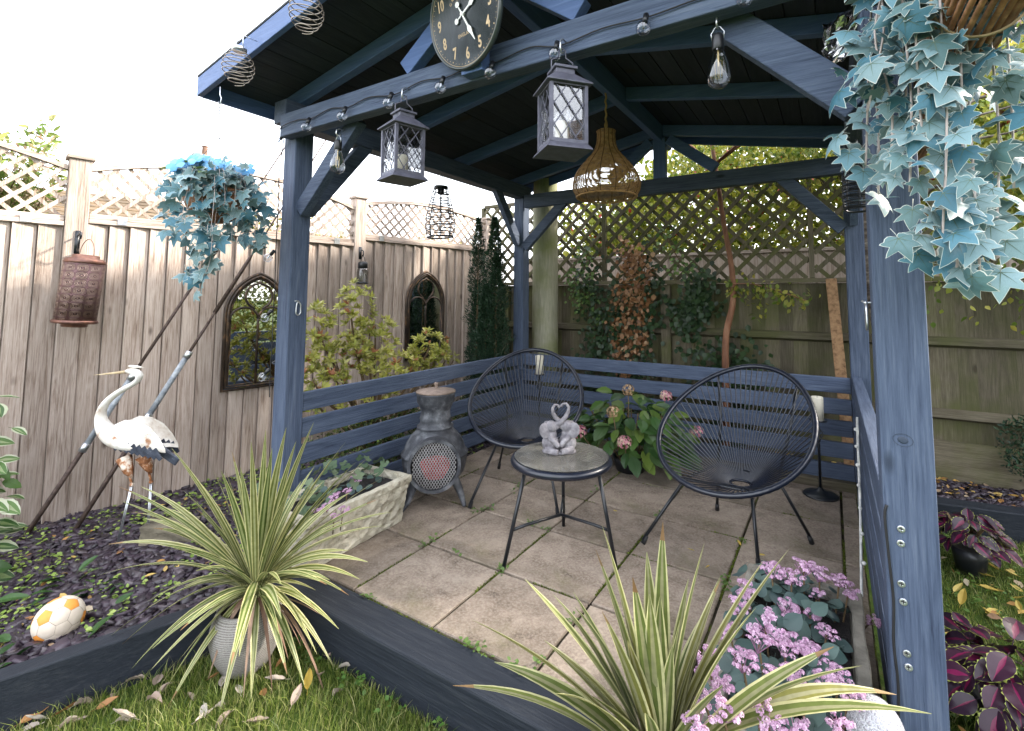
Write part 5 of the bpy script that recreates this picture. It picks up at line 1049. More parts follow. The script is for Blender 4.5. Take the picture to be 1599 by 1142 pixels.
for px, py, m_, dl in ((981,603,1,.0),(957,637,1,-.1),(975,684,0,-.18),(1088,668,0,-.05),(1040,612,0,.05),(905,668,0,-.02),(1012,655,1,.05)):
    p = unproj(px, py, depth_of((.5,1.9,.4))+dl)-Vector((.5,2.0,0)); o = link('flower_head', fh[m_], hy); orient(o, p-Vector((0,0,.03)), (random.gauss(.1,.2),-.55,.8), (1,0,0), random.uniform(.62,.8)); mb = MB(); mb.tube([p-Vector((0,0,.03)), Vector((p.x*.6,p.y*.6,.1))], .004, 5); mb.obj('stem', bpy.data.materials['brown_stem'], hy, True)
mb = MB(); mb.lathe([(.0001,.001),(.10,.001),(.12,.07),(.13,.10),(.12,.10),(.11,.08),(.0001,.08)], 28); mb.obj('pot', M['black'], hy, True)

# ------------------------------------------------------------------ stone troughs with sedum
def trough_mat():
    m, nt, b = base_mat('rough_cast_stone', .9, 0, .2); v = coords(nt, (1,1,1), False); h = noise(nt, v, 16, 9, .68, 1.2); sc_ = _n(nt, 'ShaderNodeTexVoronoi'); sc_.inputs['Scale'].default_value = 20; nt.links.new(v, sc_.inputs['Vector'])
    hh = _n(nt, 'ShaderNodeMath', operation='ADD'); nt.links.new(h, hh.inputs[0]); nt.links.new(sc_.outputs['Distance'], hh.inputs[1]); c = ramp(nt, h, [(.28,(.30,.26,.19)),(.45,(.52,.48,.38)),(.7,(.66,.62,.52))])
    c = mixc(nt, ramp(nt, noise(nt, v, 3.5, 5), [(.55,(0,0,0)),(.75,(.7,.7,.7))]), c, (.17,.15,.085)); nt.links.new(c, b.inputs['Base Color']); bump(nt, b, hh.outputs[0], 1.0, .03); return m
M['trough'] = trough_mat(); M['trough2'] = noisy('grey_cast_stone', [(.3,(.13,.12,.10)),(.6,(.25,.235,.20)),(.8,(.34,.32,.28))], 14, rough=.9, bmp=.8)
def trough_mesh(name, mat, lx, ly, h, tap=.82, rim=.035, wall=.035):
    def ring(sx, sy, z): return [(-sx,-sy,z),(sx,-sy,z),(sx,sy,z),(-sx,sy,z)]
    X, Y_ = lx/2, ly/2; rings = [ring(X*tap,Y_*(1-(1-tap)*.55),0), ring(X-.012,Y_-.012,h-rim-.01), ring(X,Y_,h-rim), ring(X,Y_,h), ring(X-wall,Y_-wall,h), ring(X-wall-.004,Y_-wall-.004,h-.05)]
    bm = bmesh.new(); R_ = [[bm.verts.new(q) for q in r_] for r_ in rings]
    for a, b in zip(R_[:-1], R_[1:]):
        for i in range(4): bm.faces.new((a[i], a[(i+1)%4], b[(i+1)%4], b[i]))
    bm.faces.new(R_[0][::-1]); bm.faces.new(R_[-1]); bmesh.ops.subdivide_edges(bm, edges=[e for e in bm.edges if e.calc_length() > .1], cuts=11, use_grid_fill=True)
    rnd = random.Random(3)
    for v in bm.verts: v.co += Vector((rnd.uniform(-1,1), rnd.uniform(-1,1), rnd.uniform(-.6,.6)))*.0035
    me = bpy.data.meshes.new(name); bm.to_mesh(me); bm.free(); me.materials.append(mat); return me
t1 = thing('stone_trough', 'cream rough stone trough of sedum beside the corner post', 'planter', (-.43,.255,.0), R(3)); link('trough', trough_mesh('trough', M['trough'], .36, .66, .245), t1, bevel=.004, loc=(0,0,.002))
mb = MB(); mb.box(-.14,-.29,.20,.14,.29,.213); mb.obj('compost', M['soil'], t1)
t2 = thing('stone_trough', 'grey stone trough overflowing with pink flowering sedum by the screwed post', 'planter', (1.665,.235,.0), R(0)); link('trough', trough_mesh('trough', M['trough2'], .36, .78, .24), t2, bevel=.004, loc=(0,0,.002))
mb = MB(); mb.box(-.14,-.35,.19,.14,.35,.206); mb.obj('compost', M['soil'], t2)
sm_ = leafm('sedum_leaf', [(.045,.085,.08),(.075,.13,.12),(.11,.17,.15),(.06,.095,.10)], .5, .1, isl=False)
sdl = broad('sedum_leaf', [sm_], 7, .85, 0, 0, 0, -.12, .15, 0, 1)
sf = [plain('sedum_pink', (.45,.26,.40), .8), plain('sedum_pale_pink', (.60,.42,.55), .8), plain('sedum_deep_pink', (.32,.16,.27), .8)]
def umbel(nm, seed):
    rnd = random.Random(seed); mb = MB()
    for q in range(13):
        a = rnd.uniform(0,6.28); rr = .040*math.sqrt((q+.5)/13); c = Vector((rr*math.cos(a+q*2.4), rr*math.sin(a+q*2.4), .020-.010*(rr/.04)**2+rnd.uniform(-.004,.004)))
        for k in range(30):
            n_ = Vector((rnd.gauss(0,.7), rnd.gauss(0,.7), 1)).normalized(); p = c+Vector((n_.x*.0115, n_.y*.0115, n_.z*.007)); x = n_.orthogonal().normalized(); y = n_.cross(x); s0 = rnd.uniform(0,6.28); z = rnd.uniform(.0026,.0042); mi = rnd.choice((0,0,1,1,2))
            for f in range(4):
                a1 = s0+math.pi*f/2; d = x*math.cos(a1)+y*math.sin(a1); s_ = n_.cross(d); mb.add([p, p+d*z*.6+s_*z*.4+n_*z*.3, p+d*z*1.05+n_*z*.2, p+d*z*.6-s_*z*.4+n_*z*.3], [(0,1,2,3)], mi)
    for q in range(8):
        a = q*.785; mb.tube([(0,0,-.02),(.026*math.cos(a),.026*math.sin(a),.012)], .0012, 4, mi=2)
    return mb.mesh(nm, sf)
sfh = [umbel('flower_head', k+5) for k in range(4)]
def sedum(t, O, n, rx, ry, z0, z1, heads, sz, hscale):
    for k in range(n):
        x = random.uniform(-rx,rx*.55); y = random.uniform(-ry,ry); e = max(abs(x)/rx, abs(y)/ry); z = z1-(z1-z0)*e*e*.9+random.uniform(-.05,.01); o = link('leaf', sdl, t)
        orient(o, (x*1.12,y*1.08,z), (x*2+random.gauss(0,.45),y*1.2-.25+random.gauss(0,.45),1), (random.gauss(0,1)+x*3,random.gauss(-.3,1)+y*2,-.2), sz*random.uniform(.65,1.2))
    for (px, py, zz, s_) in heads:
        d = CAMP; r_ = unproj(px, py, 1.0)-CAMP; p = CAMP+r_*((zz-CAMP.z)/r_.z)-O; o = link('flower_head', random.choice(sfh), t); orient(o, p-Vector((0,0,.012)), (random.gauss(0,.2),random.gauss(-.25,.2),1), (1,random.gauss(0,1),0), s_*hscale*(.72 if py > 1040 else 1))
        mb = MB(); mb.tube([p-Vector((0,0,.012)), Vector((p.x*.8,p.y*.85,z0-.05))], .0028, 5); mb.obj('stem', bpy.data.materials['brown_stem'], t, True)
H2 = [(1165,915,.33,.9),(1205,890,.36,1),(1235,900,.35,.9),(1255,885,.36,1.1),(1280,895,.35,1),(1310,905,.33,.8),(1225,945,.33,.9),(1235,960,.31,.7),(1325,915,.31,.8),(1195,975,.35,1.1),(1185,1000,.36,1.0),(1240,1000,.33,.9),(1270,1020,.32,.9),(1225,1010,.34,.8),(1290,985,.30,.7),(1160,1030,.38,1.0),(1120,1060,.38,1.1),(1105,1030,.36,.9),(1100,1085,.38,1.0),(1205,1050,.36,1.1),(1235,1045,.36,1.0),(1255,1075,.37,1.0),(1285,1060,.35,1.0),(1325,1080,.36,1.1),(1310,1050,.34,.9),(1180,1090,.38,1.0),(1200,1125,.4,1.1),(1130,1110,.4,1.1),(1310,1120,.37,.9),(1150,945,.33,.8),(1140,985,.33,.8),(1360,965,.2,.6),(1275,925,.31,.6),(1265,955,.31,.6),(1090,1120,.4,1),(1240,1130,.4,1)]
sedum(t2, Vector((1.665,.235,0)), 290, .175, .40, .21, .325, H2, .050, 1.0)
sedum(t1, Vector((-.43,.255,0)), 60, .13, .29, .20, .27, [(520,775,.28,1),(505,790,.28,1),(540,765,.28,.8),(555,745,.27,.9),(530,795,.27,1),(515,805,.26,.8),(560,750,.27,.6),(490,795,.27,.8)], .04, .75)
glf = leafm('geranium_leaf', [(.07,.12,.06),(.12,.18,.10),(.17,.22,.13)], .55, .15, isl=False)
def gera():
    mb = MB(); n = 20; vs = [(0,.1,0)]+[((.45+.07*math.cos(5*t))*math.sin(t), .1-.0+(.45+.07*math.cos(5*t))*math.cos(t)*1.0, .10+.05*math.cos(5*t)) for t in np.linspace(.35,2*math.pi-.35,n)]; mb.add([(x, -(y-.1)+.1, z) for x, y, z in vs], [(0,i,i+1) for i in range(1,n)]); return mb.mesh('geranium_leaf', [glf], True)
gme = gera()
for k in range(44):
    px = random.uniform(430,640); o = link('geranium_leaf', gme, t1); x = random.uniform(-.18,.14); y = random.uniform(-.31,.33); orient(o, (x-.04,y,.225+random.uniform(0,.10)), (random.gauss(.3,.5),random.gauss(-.3,.5),1), (random.gauss(0,1),random.gauss(0,1),0), random.uniform(.05,.075))

# ------------------------------------------------------------------ coleus
cm_ = [leafm('coleus_blade', [(.022,.010,.022),(.04,.012,.03),(.06,.018,.04)], .35, .1, isl=False), leafm('coleus_edge', [(.30,.36,.06),(.40,.42,.10)], .45, .2, isl=False), leafm('coleus_core', [(.13,.008,.04),(.24,.014,.085)], .4, .15, isl=False)]
com = [broad('coleus_leaf', cm_, 12, .68, .07, .055, c_, .22, .4, .012, k) for k, c_ in ((0,.20),(1,.10),(2,.28))]
def coleus(label, x, y, rad, h, n, sz, tall=.0):
    t = thing('coleus_plant', label, 'plant', (x, y, LAWN)); mb = MB(); mb.lathe([(.0001,0),(rad*.34,0),(rad*.42,.08),(rad*.47,.13),(rad*.42,.13),(.0001,.115)], 26); mb.obj('pot', M['black'], t, True)
    for k in range(n):
        a = random.uniform(0,6.28); f = math.sqrt(random.random()); xx = rad*f*math.cos(a)*.8; yy = rad*f*math.sin(a)*.8; z = .10+(h-.10)*(1-f*f*.6)*random.uniform(.45,1.0); o = link('leaf', random.choice(com), t)
        orient(o, (xx,yy,z), (math.cos(a)*f*.6+random.gauss(0,.3), math.sin(a)*f*.6-.3+random.gauss(0,.3), 1), (math.cos(a)+random.gauss(0,.3), math.sin(a)+random.gauss(0,.3), random.uniform(-.2,.3)), sz*random.uniform(.7,1.2))
    for k in range(7):
        a = random.uniform(0,6.28); mb = MB(); mb.tube([(0,0,.14),(rad*.5*math.cos(a),rad*.5*math.sin(a),h*.8)], .004, 5); mb.obj('stem', bpy.data.materials['brown_stem'], t, True)
coleus('purple coleus with lime leaf edges in a dark pot by the sleeper', 2.36, 1.97, .17, .34, 60, .088)
coleus('big spreading purple and magenta coleus growing beside the screwed post', 2.27, .78, .29, .32, 125, .098)
# ------------------------------------------------------------------ bulk foliage
def rv(n): v = RNG.normal(size=(n,3)); return v/np.linalg.norm(v, axis=1)[:,None]
def leafcloud(name, P, D, N, L, mats, w=.45, parent=None, fold=.12, mi=None):
    """one small folded leaf per point: P base, D direction, N rough normal, L length"""
    n = len(P); D = D/np.linalg.norm(D, axis=1)[:,None]; S = np.cross(D, N); S /= np.maximum(1e-6, np.linalg.norm(S, axis=1))[:,None]; U = np.cross(S, D); L = np.broadcast_to(np.asarray(L, float), (n,))[:,None]
    W = L*w*.5; V = np.stack([P, P+D*L*.30+S*W*.9+U*W*fold*2, P+D*L*.62+S*W*.8+U*W*fold*2, P+D*L, P+D*L*.62-S*W*.8+U*W*fold*2, P+D*L*.30-S*W*.9+U*W*fold*2], 1).reshape(-1,3)
    b = np.arange(n)[:,None]*6; F = np.concatenate([b+np.array([[0,1,2,3]]), b+np.array([[0,3,4,5]])], 1).reshape(-1,4)
    m = None if mi is None else np.repeat(mi, 2)
    return link(name, np_mesh(name, V, F, mats, m), parent)
def blob(n, c, r, shell=.0):
    v = rv(n); q = RNG.random(n)**(1/3 if shell == 0 else .14); return np.array(c)+v*q[:,None]*np.array(r)

# pieris bush beyond the rail boards
pie = thing('pieris_bush', 'yellow green pieris bush with red tips in front of the weathered fence', 'shrub', (-1.25,1.15,BEDZ)); PO = np.array((-1.25,1.15,BEDZ))
lobes = [((-1.28,.98,1.16),(.10,.14,.22),22),((-1.27,.60,1.00),(.13,.18,.20),30),((-1.25,.85,.80),(.15,.26,.16),42),((-1.27,1.15,.92),(.14,.22,.18),36),((-1.24,1.30,.66),(.15,.28,.14),34),((-1.22,1.72,.80),(.12,.20,.15),26),((-1.22,1.85,.66),(.12,.18,.12),16),((-1.2,.62,.62),(.13,.22,.14),20),((-1.2,1.0,.45),(.15,.35,.12),24)]
PP, DD, NN, LL, MI = [], [], [], [], []
for c, r, k in lobes:
    for q in blob(int(k*1.8), c, r, .3):
        ax = (q-np.array(c))/np.array(r)*.6+np.array((.25,-.25,.75)); ax /= np.linalg.norm(ax); t = np.cross(ax, rv(1)[0]); t /= np.linalg.norm(t); b = np.cross(ax, t); n = 15
        an = RNG.random(n)*6.28; el = RNG.uniform(.0,1.1,n); d = (np.cos(an)*np.cos(el))[:,None]*t+(np.sin(an)*np.cos(el))[:,None]*b+np.sin(el)[:,None]*ax*.8
        PP.append(np.tile(q, (n,1))); DD.append(d); NN.append(np.tile(ax, (n,1))+rv(n)*.3); LL.append(RNG.uniform(.035,.062,n)); red = RNG.random() < .09; MI.append(np.where((el > .7) & red, 1, 0))
pm_ = [leafm('pieris_leaf', [(.22,.25,.04),(.36,.38,.06),(.52,.49,.13),(.30,.34,.05),(.60,.56,.25),(.15,.18,.03)], .35, .4), leafm('pieris_tip', [(.34,.13,.06),(.42,.22,.10),(.30,.10,.05)], .4, .3)]
o = leafcloud('foliage', np.concatenate(PP)-PO, np.concatenate(DD), np.concatenate(NN), np.concatenate(LL), pm_, .34, pie, mi=np.concatenate(MI)); tag(o, kind='stuff')
for c, r, k in lobes:
    for j in range(2):
        e = Vector(c)+Vector([random.uniform(-.6,.6)*r[i] for i in range(3)])-Vector(PO); mb = MB(); mb.tube(smooth_line([(0,.0+random.uniform(-.05,.05),0),(e.x*.3,e.y*.35,e.z*.5),(e.x*.8,e.y*.8,e.z*.8),tuple(e)],4), [.016-.012*i/12 for i in range(13)], 6); mb.obj('branch', bpy.data.materials['brown_stem'], pie, True)

# yews
def yew(label, x, y, h, r, tops, seed):
    t = thing('yew', label, 'conifer', (x, y, BEDZ), 0, 'dark columnar yews in the fence corner'); PP, DD = [], []
    for (dx, dy, hh, rr) in tops:
        n = int(9000*hh/2*rr/.12); z = RNG.random(n)**.85*hh; prof = rr*np.clip(np.minimum((hh-z)/.75, 1), 0, 1)**.75*(1+.16*np.sin(z*17+seed)+.12*np.sin(z*41)); a = RNG.random(n)*6.28; f = RNG.random(n)**.35; lump = 1+.18*np.sin(a*4+z*9+seed)+.1*np.sin(a*7-z*23)
        rad = np.maximum(.008, prof*lump)*f; P = np.stack([dx+rad*np.cos(a), dy+rad*np.sin(a), z+.0], 1); D = np.stack([np.cos(a)*.7, np.sin(a)*.7, np.full(n, .8)], 1)+RNG.normal(size=(n,3))*.45; PP.append(P); DD.append(D)
    P = np.concatenate(PP); D = np.concatenate(DD); o = leafcloud('foliage', P, D, rv(len(P)), RNG.uniform(.022,.042,len(P)), leafm('yew_needle', [(.008,.022,.012),(.014,.038,.018),(.025,.06,.025),(.012,.030,.02)], .5, .1) if 'yew_needle' not in bpy.data.materials else bpy.data.materials['yew_needle'], .22, t); tag(o, kind='stuff')
    for (dx, dy, hh, rr) in tops: mb = MB(); mb.tube([(dx*.3,dy*.3,-.02),(dx,dy,hh*.5),(dx,dy,hh*.9)], [.02,.012,.004], 6); mb.obj('trunk', bpy.data.materials['brown_stem'], t, True)
yew('slender dark columnar yew nearest the weathered fence', -1.21, 2.36, 2.1, .10, [(0,0,2.12,.095),(-.05,.06,1.5,.09)], 1)
yew('broader dark columnar yew next to the pergola corner post', -.97, 2.31, 2.1, .13, [(0,0,2.10,.135),(.06,-.05,1.75,.12),(-.05,-.06,1.45,.14)], 4)

# low evergreen growth behind the rail boards
lp = blob(5200, (-1.05,1.25,.14), (.26,1.05,.30)); lp = lp[lp[:,2] > BEDZ]; ls = leafcloud('ground_cover', lp, rv(len(lp))+np.array((.2,-.2,.6)), rv(len(lp)), RNG.uniform(.02,.04,len(lp)), leafm('low_shrub_leaf', [(.02,.04,.015),(.04,.08,.02),(.09,.13,.03),(.16,.17,.05)], .45, .2), .5); tag(ls, 'low mixed green growth behind the boarded side of the pergola', 'ground cover', kind='stuff')

# variegated shrub at the left edge
vg = thing('variegated_shrub', 'shrub with large white splashed green leaves at the bed edge', 'shrub', (-1.69,-.87,BEDZ)); vm = [leafm('varieg_green', [(.035,.09,.02),(.06,.14,.03),(.10,.19,.04)], .4, .2, isl=False), leafm('varieg_white', [(.42,.46,.30),(.55,.57,.42)], .45, .2, isl=False), leafm('varieg_mid', [(.16,.24,.08),(.30,.36,.18)], .4, .2, isl=False)]
vms = [broad('varieg_leaf', vm, 9, .60, .05, e, c_, .2, .3, .012, k) for k, (e, c_) in enumerate(((.3,.3),(.12,.5),(.0,.0),(.45,.2)))]
for k in range(130):
    z = random.uniform(.05,.90); a = random.uniform(-1.6,1.2); rr = random.uniform(.04,.24)*(1-.35*abs(z-.4)); o = link('leaf', random.choice(vms), vg); orient(o, (rr*math.cos(a),rr*math.sin(a),z), (math.cos(a)*.5+random.gauss(.2,.3),math.sin(a)*.5-.4+random.gauss(0,.3),.9), (math.cos(a)+random.gauss(0,.4),math.sin(a)+random.gauss(0,.4),random.uniform(-.4,.3)), random.uniform(.065,.105))
for k in range(6): a = random.uniform(0,6.28); mb = MB(); mb.tube([(0,0,0),(.06*math.cos(a),.06*math.sin(a),.5),(.10*math.cos(a),.1*math.sin(a),.88)], .006, 6); mb.obj('stem', bpy.data.materials['brown_stem'], vg, True)
# broad dark leaves lying round the ball
gp = thing('primrose_clump', 'low clump of broad dark green leaves around the football', 'plant', (-.95,-.72,BEDZ)); gm = leafm('primrose_leaf', [(.02,.06,.018),(.04,.10,.025),(.07,.15,.035),(.13,.20,.06)], .35, .15, isl=False); gms = [broad('primrose_leaf', [gm], 8, .45, .05, 0, 0, .25, .4, .015, k) for k in range(2)]
for k in range(70):
    x = random.uniform(-.42,.30); y = random.uniform(-.32,.26)
    if math.hypot(x-.078,y-.02) < .125: continue
    if (Vector((-.95+x,-.72+y))-SL0).dot(Vector((-SLD.y,SLD.x))) > -.06 and (Vector((-.95+x,-.72+y))-SL0).dot(Vector((-SLD.y,SLD.x))) < .06: continue
    if x > .22: continue
    o = link('leaf', random.choice(gms), gp); a = random.uniform(0,6.28); orient(o, (x,y,.02+random.random()*.05), (random.gauss(0,.35),random.gauss(-.1,.35),1), (math.cos(a),math.sin(a),.25), random.uniform(.06,.11))

# ------------------------------------------------------------------ shrubs and buildings beyond the left fence
def fr(u, off, z): x, y = fpt(u, off); return np.array((x, y, z))
def hedge_left(name, label, u0, u1, o0, o1, z0, z1, n, L, mats, topn=.12):
    u = RNG.uniform(u0,u1,n); of = RNG.uniform(o0,o1,n); tz = z1-topn*(.5+.5*np.sin(u*5.1)*np.sin(u*2.3+1))-.1*RNG.random(n); z = z0+(tz-z0)*RNG.random(n)**.8; P = np.stack([FA.x+FD.x*u+FD.y*of, FA.y+FD.y*u-FD.x*of, z], 1)
    o = leafcloud(name, P, rv(n)+np.array((0,0,.5)), rv(n), L*RNG.uniform(.7,1.3,n), mats, .5); tag(o, label, 'hedge', kind='stuff'); return o
hedge_left('hedge', 'yellow green hedge of the next garden behind the weathered fence', .9, 4.2, -1.3, -.5, 1.2, 2.02, 6500, .05, leafm('privet_leaf', [(.10,.11,.02),(.22,.20,.04),(.33,.27,.06),(.12,.10,.04)], .4, .35))
sb = thing('garden_shrub', 'tall thin stemmed shrub peeping over the weathered fence', 'shrub', tuple(fr(-.35,-.35,-.1))); SO = fr(-.35,-.35,-.1); PP = []; 
for k in range(30):
    u = random.uniform(-.75,-.02); e = fr(u, random.uniform(-.5,-.12), random.uniform(2.0,2.42) - max(0,(u+.15))*1.0); b = fr(-.4+random.uniform(-.1,.1), -.35, 1.2); mb = MB(); mb.tube([tuple(b-SO), tuple((b+e)/2-SO+np.array((.02,0,.05))), tuple(e-SO)], [.006,.004,.002], 5); mb.obj('stem', bpy.data.materials['brown_stem'], sb, True)
    for s in np.linspace(.35,1,26): PP.append(b+(e-b)*s)
PP = np.array(PP)-SO; n = len(PP); P2 = np.repeat(PP, 3, 0)+RNG.normal(size=(n*3,3))*.02; o = leafcloud('foliage', P2, rv(n*3)+np.array((0,0,.4)), rv(n*3), RNG.uniform(.04,.075,n*3), [leafm('shrub_leaf', [(.09,.15,.03),(.16,.22,.05),(.26,.29,.09),(.34,.22,.16)], .4, .35)], .36, sb); tag(o, kind='stuff')
sh = thing('garden_shed', 'low brown mossy roofed shed behind the weathered fence', 'shed', (FA.x,FA.y,0), FANG); M['mossroof'] = noisy('mossy_brown_roof', [(.3,(.035,.025,.015)),(.5,(.10,.07,.04)),(.65,(.15,.10,.055)),(.8,(.14,.13,.03))], 14, rough=.95, bmp=.8)
mb = MB(); mb.box(-1.75,.55,-.16,.95,2.2,1.70); mb.obj('wall', M['fence_z'], sh)
for k in range(9):
    a = .45+k*.105; z0 = 1.72+k*.042; mb = MB(); mb.add([(-1.85,a,z0),(1.05,a,z0),(1.05,a+.118,z0+.040),(-1.85,a+.118,z0+.040),(-1.85,a,z0+.012),(1.05,a,z0+.012),(1.05,a+.118,z0+.052),(-1.85,a+.118,z0+.052)], [(0,3,2,1),(4,5,6,7),(0,1,5,4),(1,2,6,5),(2,3,7,6),(3,0,4,7)]); mb.obj('roof_course', M['mossroof'], sh)
def brickm(name, c1, c2, mortar, sc=1.0):
    m, nt, b = base_mat(name, .85, 0, .2); tc = _n(nt, 'ShaderNodeTexCoord'); mp_ = _n(nt, 'ShaderNodeMapping'); mp_.inputs['Rotation'].default_value = (R(90),0,0); nt.links.new(tc.outputs['Object'], mp_.inputs[0]); br = _n(nt, 'ShaderNodeTexBrick'); br.inputs['Color1'].default_value = (*c1,1); br.inputs['Color2'].default_value = (*c2,1); br.inputs['Mortar'].default_value = (*mortar,1); br.inputs['Scale'].default_value = sc; br.inputs['Brick Width'].default_value = .225; br.inputs['Row Height'].default_value = .075; br.inputs['Mortar Size'].default_value = .01
    nt.links.new(mp_.outputs[0], br.inputs[0]); nt.links.new(br.outputs[0], b.inputs['Base Color']); return m
M['brick'] = brickm('red_brick', (.34,.14,.09), (.42,.20,.13), (.40,.36,.32)); M['tiles'] = noisy('clay_roof_tiles', [(.3,(.09,.05,.035)),(.7,(.17,.10,.07))], 9, stretch=(1,1,6), rough=.9)
def house(label, loc, lx, ly, hw, hr, rz, chim=None, wins=()):
    t = thing('brick_house', label, 'house', loc, rz); mb = MB(); mb.prism([(-lx/2,-ly/2,0),(lx/2,-ly/2,0),(lx/2,-ly/2,hw),(-lx/2,-ly/2,hw)], (0,ly,0)); mb.obj('wall', M['brick'], t)
    mb = MB(); mb.prism([(-lx/2-.3,-ly/2-.3,hw-.1),(-lx/2-.3,0,hr),(-lx/2-.3,ly/2+.3,hw-.1)], (lx+.6,0,0)); rf = mb.obj('roof', M['tiles'], t)
    if chim:
        x, y, w_, zt = chim; mb = MB(); mb.box(x-w_/2,y-w_/2,hr-.3,x+w_/2,y+w_/2,zt-.06); mb.obj('chimney', M['brick'], rf); mb = MB(); mb.box(x-w_/2-.04,y-w_/2-.04,zt-.06,x+w_/2+.04,y+w_/2+.04,zt); mb.obj('chimney_cap', M['trough2'], rf); mb = MB(); mb.lathe([(.06,zt),(.055,zt+.20),(.065,zt+.21),(.065,zt+.23)], 12, c=(x+.06,y,0)); mb.obj('chimney_pot', M['tiles'], rf)
    for (x, z, w_, h_) in wins:
        mb = MB(); mb.box(x-w_/2,-ly/2-.03,z,x+w_/2,-ly/2+.02,z+h_); wo = mb.obj('window', M['white'], t)
        for s in (-1,1): mb = MB(); mb.box(x+s*w_/4-w_/4+.05,-ly/2-.035,z+.06,x+s*w_/4+w_/4-.05,-ly/2-.031,z+h_-.06); mb.obj('pane', M['mirror'], wo)
house('distant house with a small brick chimney above the weathered fence', (-10.4,3.5,-.2), 6, 5, 2.2, 3.1, R(80), (.3,.0,.28,4.62))
house('pinkish brick house behind the trellis and birch leaves', (7.2,12.0,-.2), 9, 6, 5.2, 8.0, R(-6), None, ((-2.5,1.0,1.2,1.2),(1.5,1.0,1.2,1.2),(-2.5,3.2,1.2,1.2)))

# ------------------------------------------------------------------ greenery behind and on the back fence
n = 105000; X_ = RNG.uniform(-1.3,6.5,n); Y_ = RNG.uniform(4.1,5.9,n); top = np.where(X_ < .2, 2.25+.45*(X_+1.3), 3.0+.3*np.sin(X_*2.1)+.25*np.sin(X_*5+1))+.25*RNG.random(n); top = np.where(X_ > 1.5, top+.5, top); Z_ = .2+(top-.2)*RNG.random(n)**.8; dens = np.sin(X_*9+Z_*6)*np.sin(Y_*8-Z_*7+2)+.5*np.sin(X_*21+Y_*13+Z_*17); k = dens > -.45; P = np.stack([X_,Y_,Z_],1)[k]
hg_ = leafcloud('berry_hedge', P, rv(len(P))+np.array((0,-.2,.1)), rv(len(P)), RNG.uniform(.055,.10,len(P)), [leafm('hedge_leaf', [(.06,.09,.012),(.14,.18,.02),(.26,.28,.035),(.38,.36,.06),(.18,.21,.03)], .4, .5), plain('red_berry', (.42,.05,.035), .4)], .55, mi=(RNG.random(len(P)) < .025).astype(int)); tag(hg_, 'tall berried hedge behind the diamond trellis', 'hedge', kind='stuff')
bl_m = leafm('birch_leaf', [(.07,.12,.02),(.13,.19,.03),(.24,.27,.045),(.38,.33,.06),(.10,.15,.03)], .4, .45); bark = noisy('red_brown_bark', [(.3,(.10,.04,.02)),(.55,(.24,.11,.06)),(.72,(.36,.20,.12)),(.8,(.5,.42,.36))], 14, stretch=(1,1,.3), rough=.7, bmp=.6)
def weep(n_str, c, r, len0, len1, per, jit=.035):
    out = []
    for s in blob(n_str, c, r):
        L = random.uniform(len0,len1); a = random.uniform(0,6.28); dr = random.uniform(.05,.3)
        for t in np.linspace(0,1,per): out.append(s+np.array((math.cos(a)*dr*t, math.sin(a)*dr*t, -L*t))+RNG.normal(size=3)*jit)
    return np.array(out)
bt = thing('birch_tree', 'slim young tree with red brown trunk growing against the fence', 'tree', (1.0,2.86,-.05)); TO = Vector((1.0,2.86,-.05))
mb = MB(); tp_ = [(1.01,2.86,-.06),(1.012,2.86,.35),(1.016,2.86,.66),(1.03,2.86,.95),(1.09,2.86,1.22),(1.085,2.86,1.5),(1.03,2.86,1.9),(.985,2.87,2.3),(.93,2.9,2.8),(.95,2.95,3.5),(1.0,3.0,4.2)]; sl_ = smooth_line(tp_, 4); mb.tube([Vector(q)-TO for q in sl_], [.034-.024*i/len(sl_) for i in range(len(sl_))], 9); mb.obj('trunk', bark, bt, True)
for e in ((.5,3.1,3.4),(1.6,3.0,3.3),(2.1,3.1,3.0),(1.4,3.4,4.0),(.3,3.2,2.9),(1.75,2.82,2.75)):
    mb = MB(); b = Vector((.95,2.9,2.4 if e[2] < 3.2 else 2.8)); mb.tube([b-TO, (b+Vector(e))/2+Vector((0,0,.12))-TO, Vector(e)-TO], [.014,.009,.004], 6); mb.obj('branch', bark, bt, True)
P = np.concatenate([weep(120,(1.55,3.1,3.1),(.75,.3,.5),.2,.7,16,.04), weep(60,(1.0,3.2,3.6),(.9,.5,.5),.2,.6,14,.05), weep(34,(.75,3.25,2.75),(.35,.2,.25),.1,.4,12,.04), weep(46,(1.75,3.0,2.55),(.35,.12,.2),.2,.5,14,.03)])
P = P[(P[:,2] > 2.02)]; o = leafcloud('crown', P-np.array(TO), rv(len(P))*.7+np.array((0,0,-.8)), rv(len(P)), RNG.uniform(.03,.055,len(P)), [bl_m], .7, bt); tag(o, kind='stuff')
P = []; bb = [(1.06,2.84,1.36),(1.25,2.80,1.36),(1.45,2.76,1.30),(1.65,2.72,1.22)]
mb = MB(); mb.tube([Vector(q)-TO for q in smooth_line(bb,4)], .004, 5); mb.obj('low_branch', bark, bt, True)
for q in smooth_line(bb,12): P += [np.array(q)+RNG.normal(size=3)*np.array((.03,.03,.045))-np.array((0,0,.02)) for _ in range(4)]
for (x, z0, z1) in ((1.28,1.33,1.05),(1.33,1.33,1.1),(1.2,1.36,1.2)): P += [np.array((x,2.79,z))+RNG.normal(size=3)*.015 for z in np.linspace(z0,z1,9)]
P = np.array(P); lb = leafcloud('low_foliage', P-np.array(TO), rv(len(P))*.8+np.array((0,-.2,-.6)), rv(len(P)), RNG.uniform(.035,.055,len(P)), [bl_m], .65, bt); tag(lb, kind='stuff')
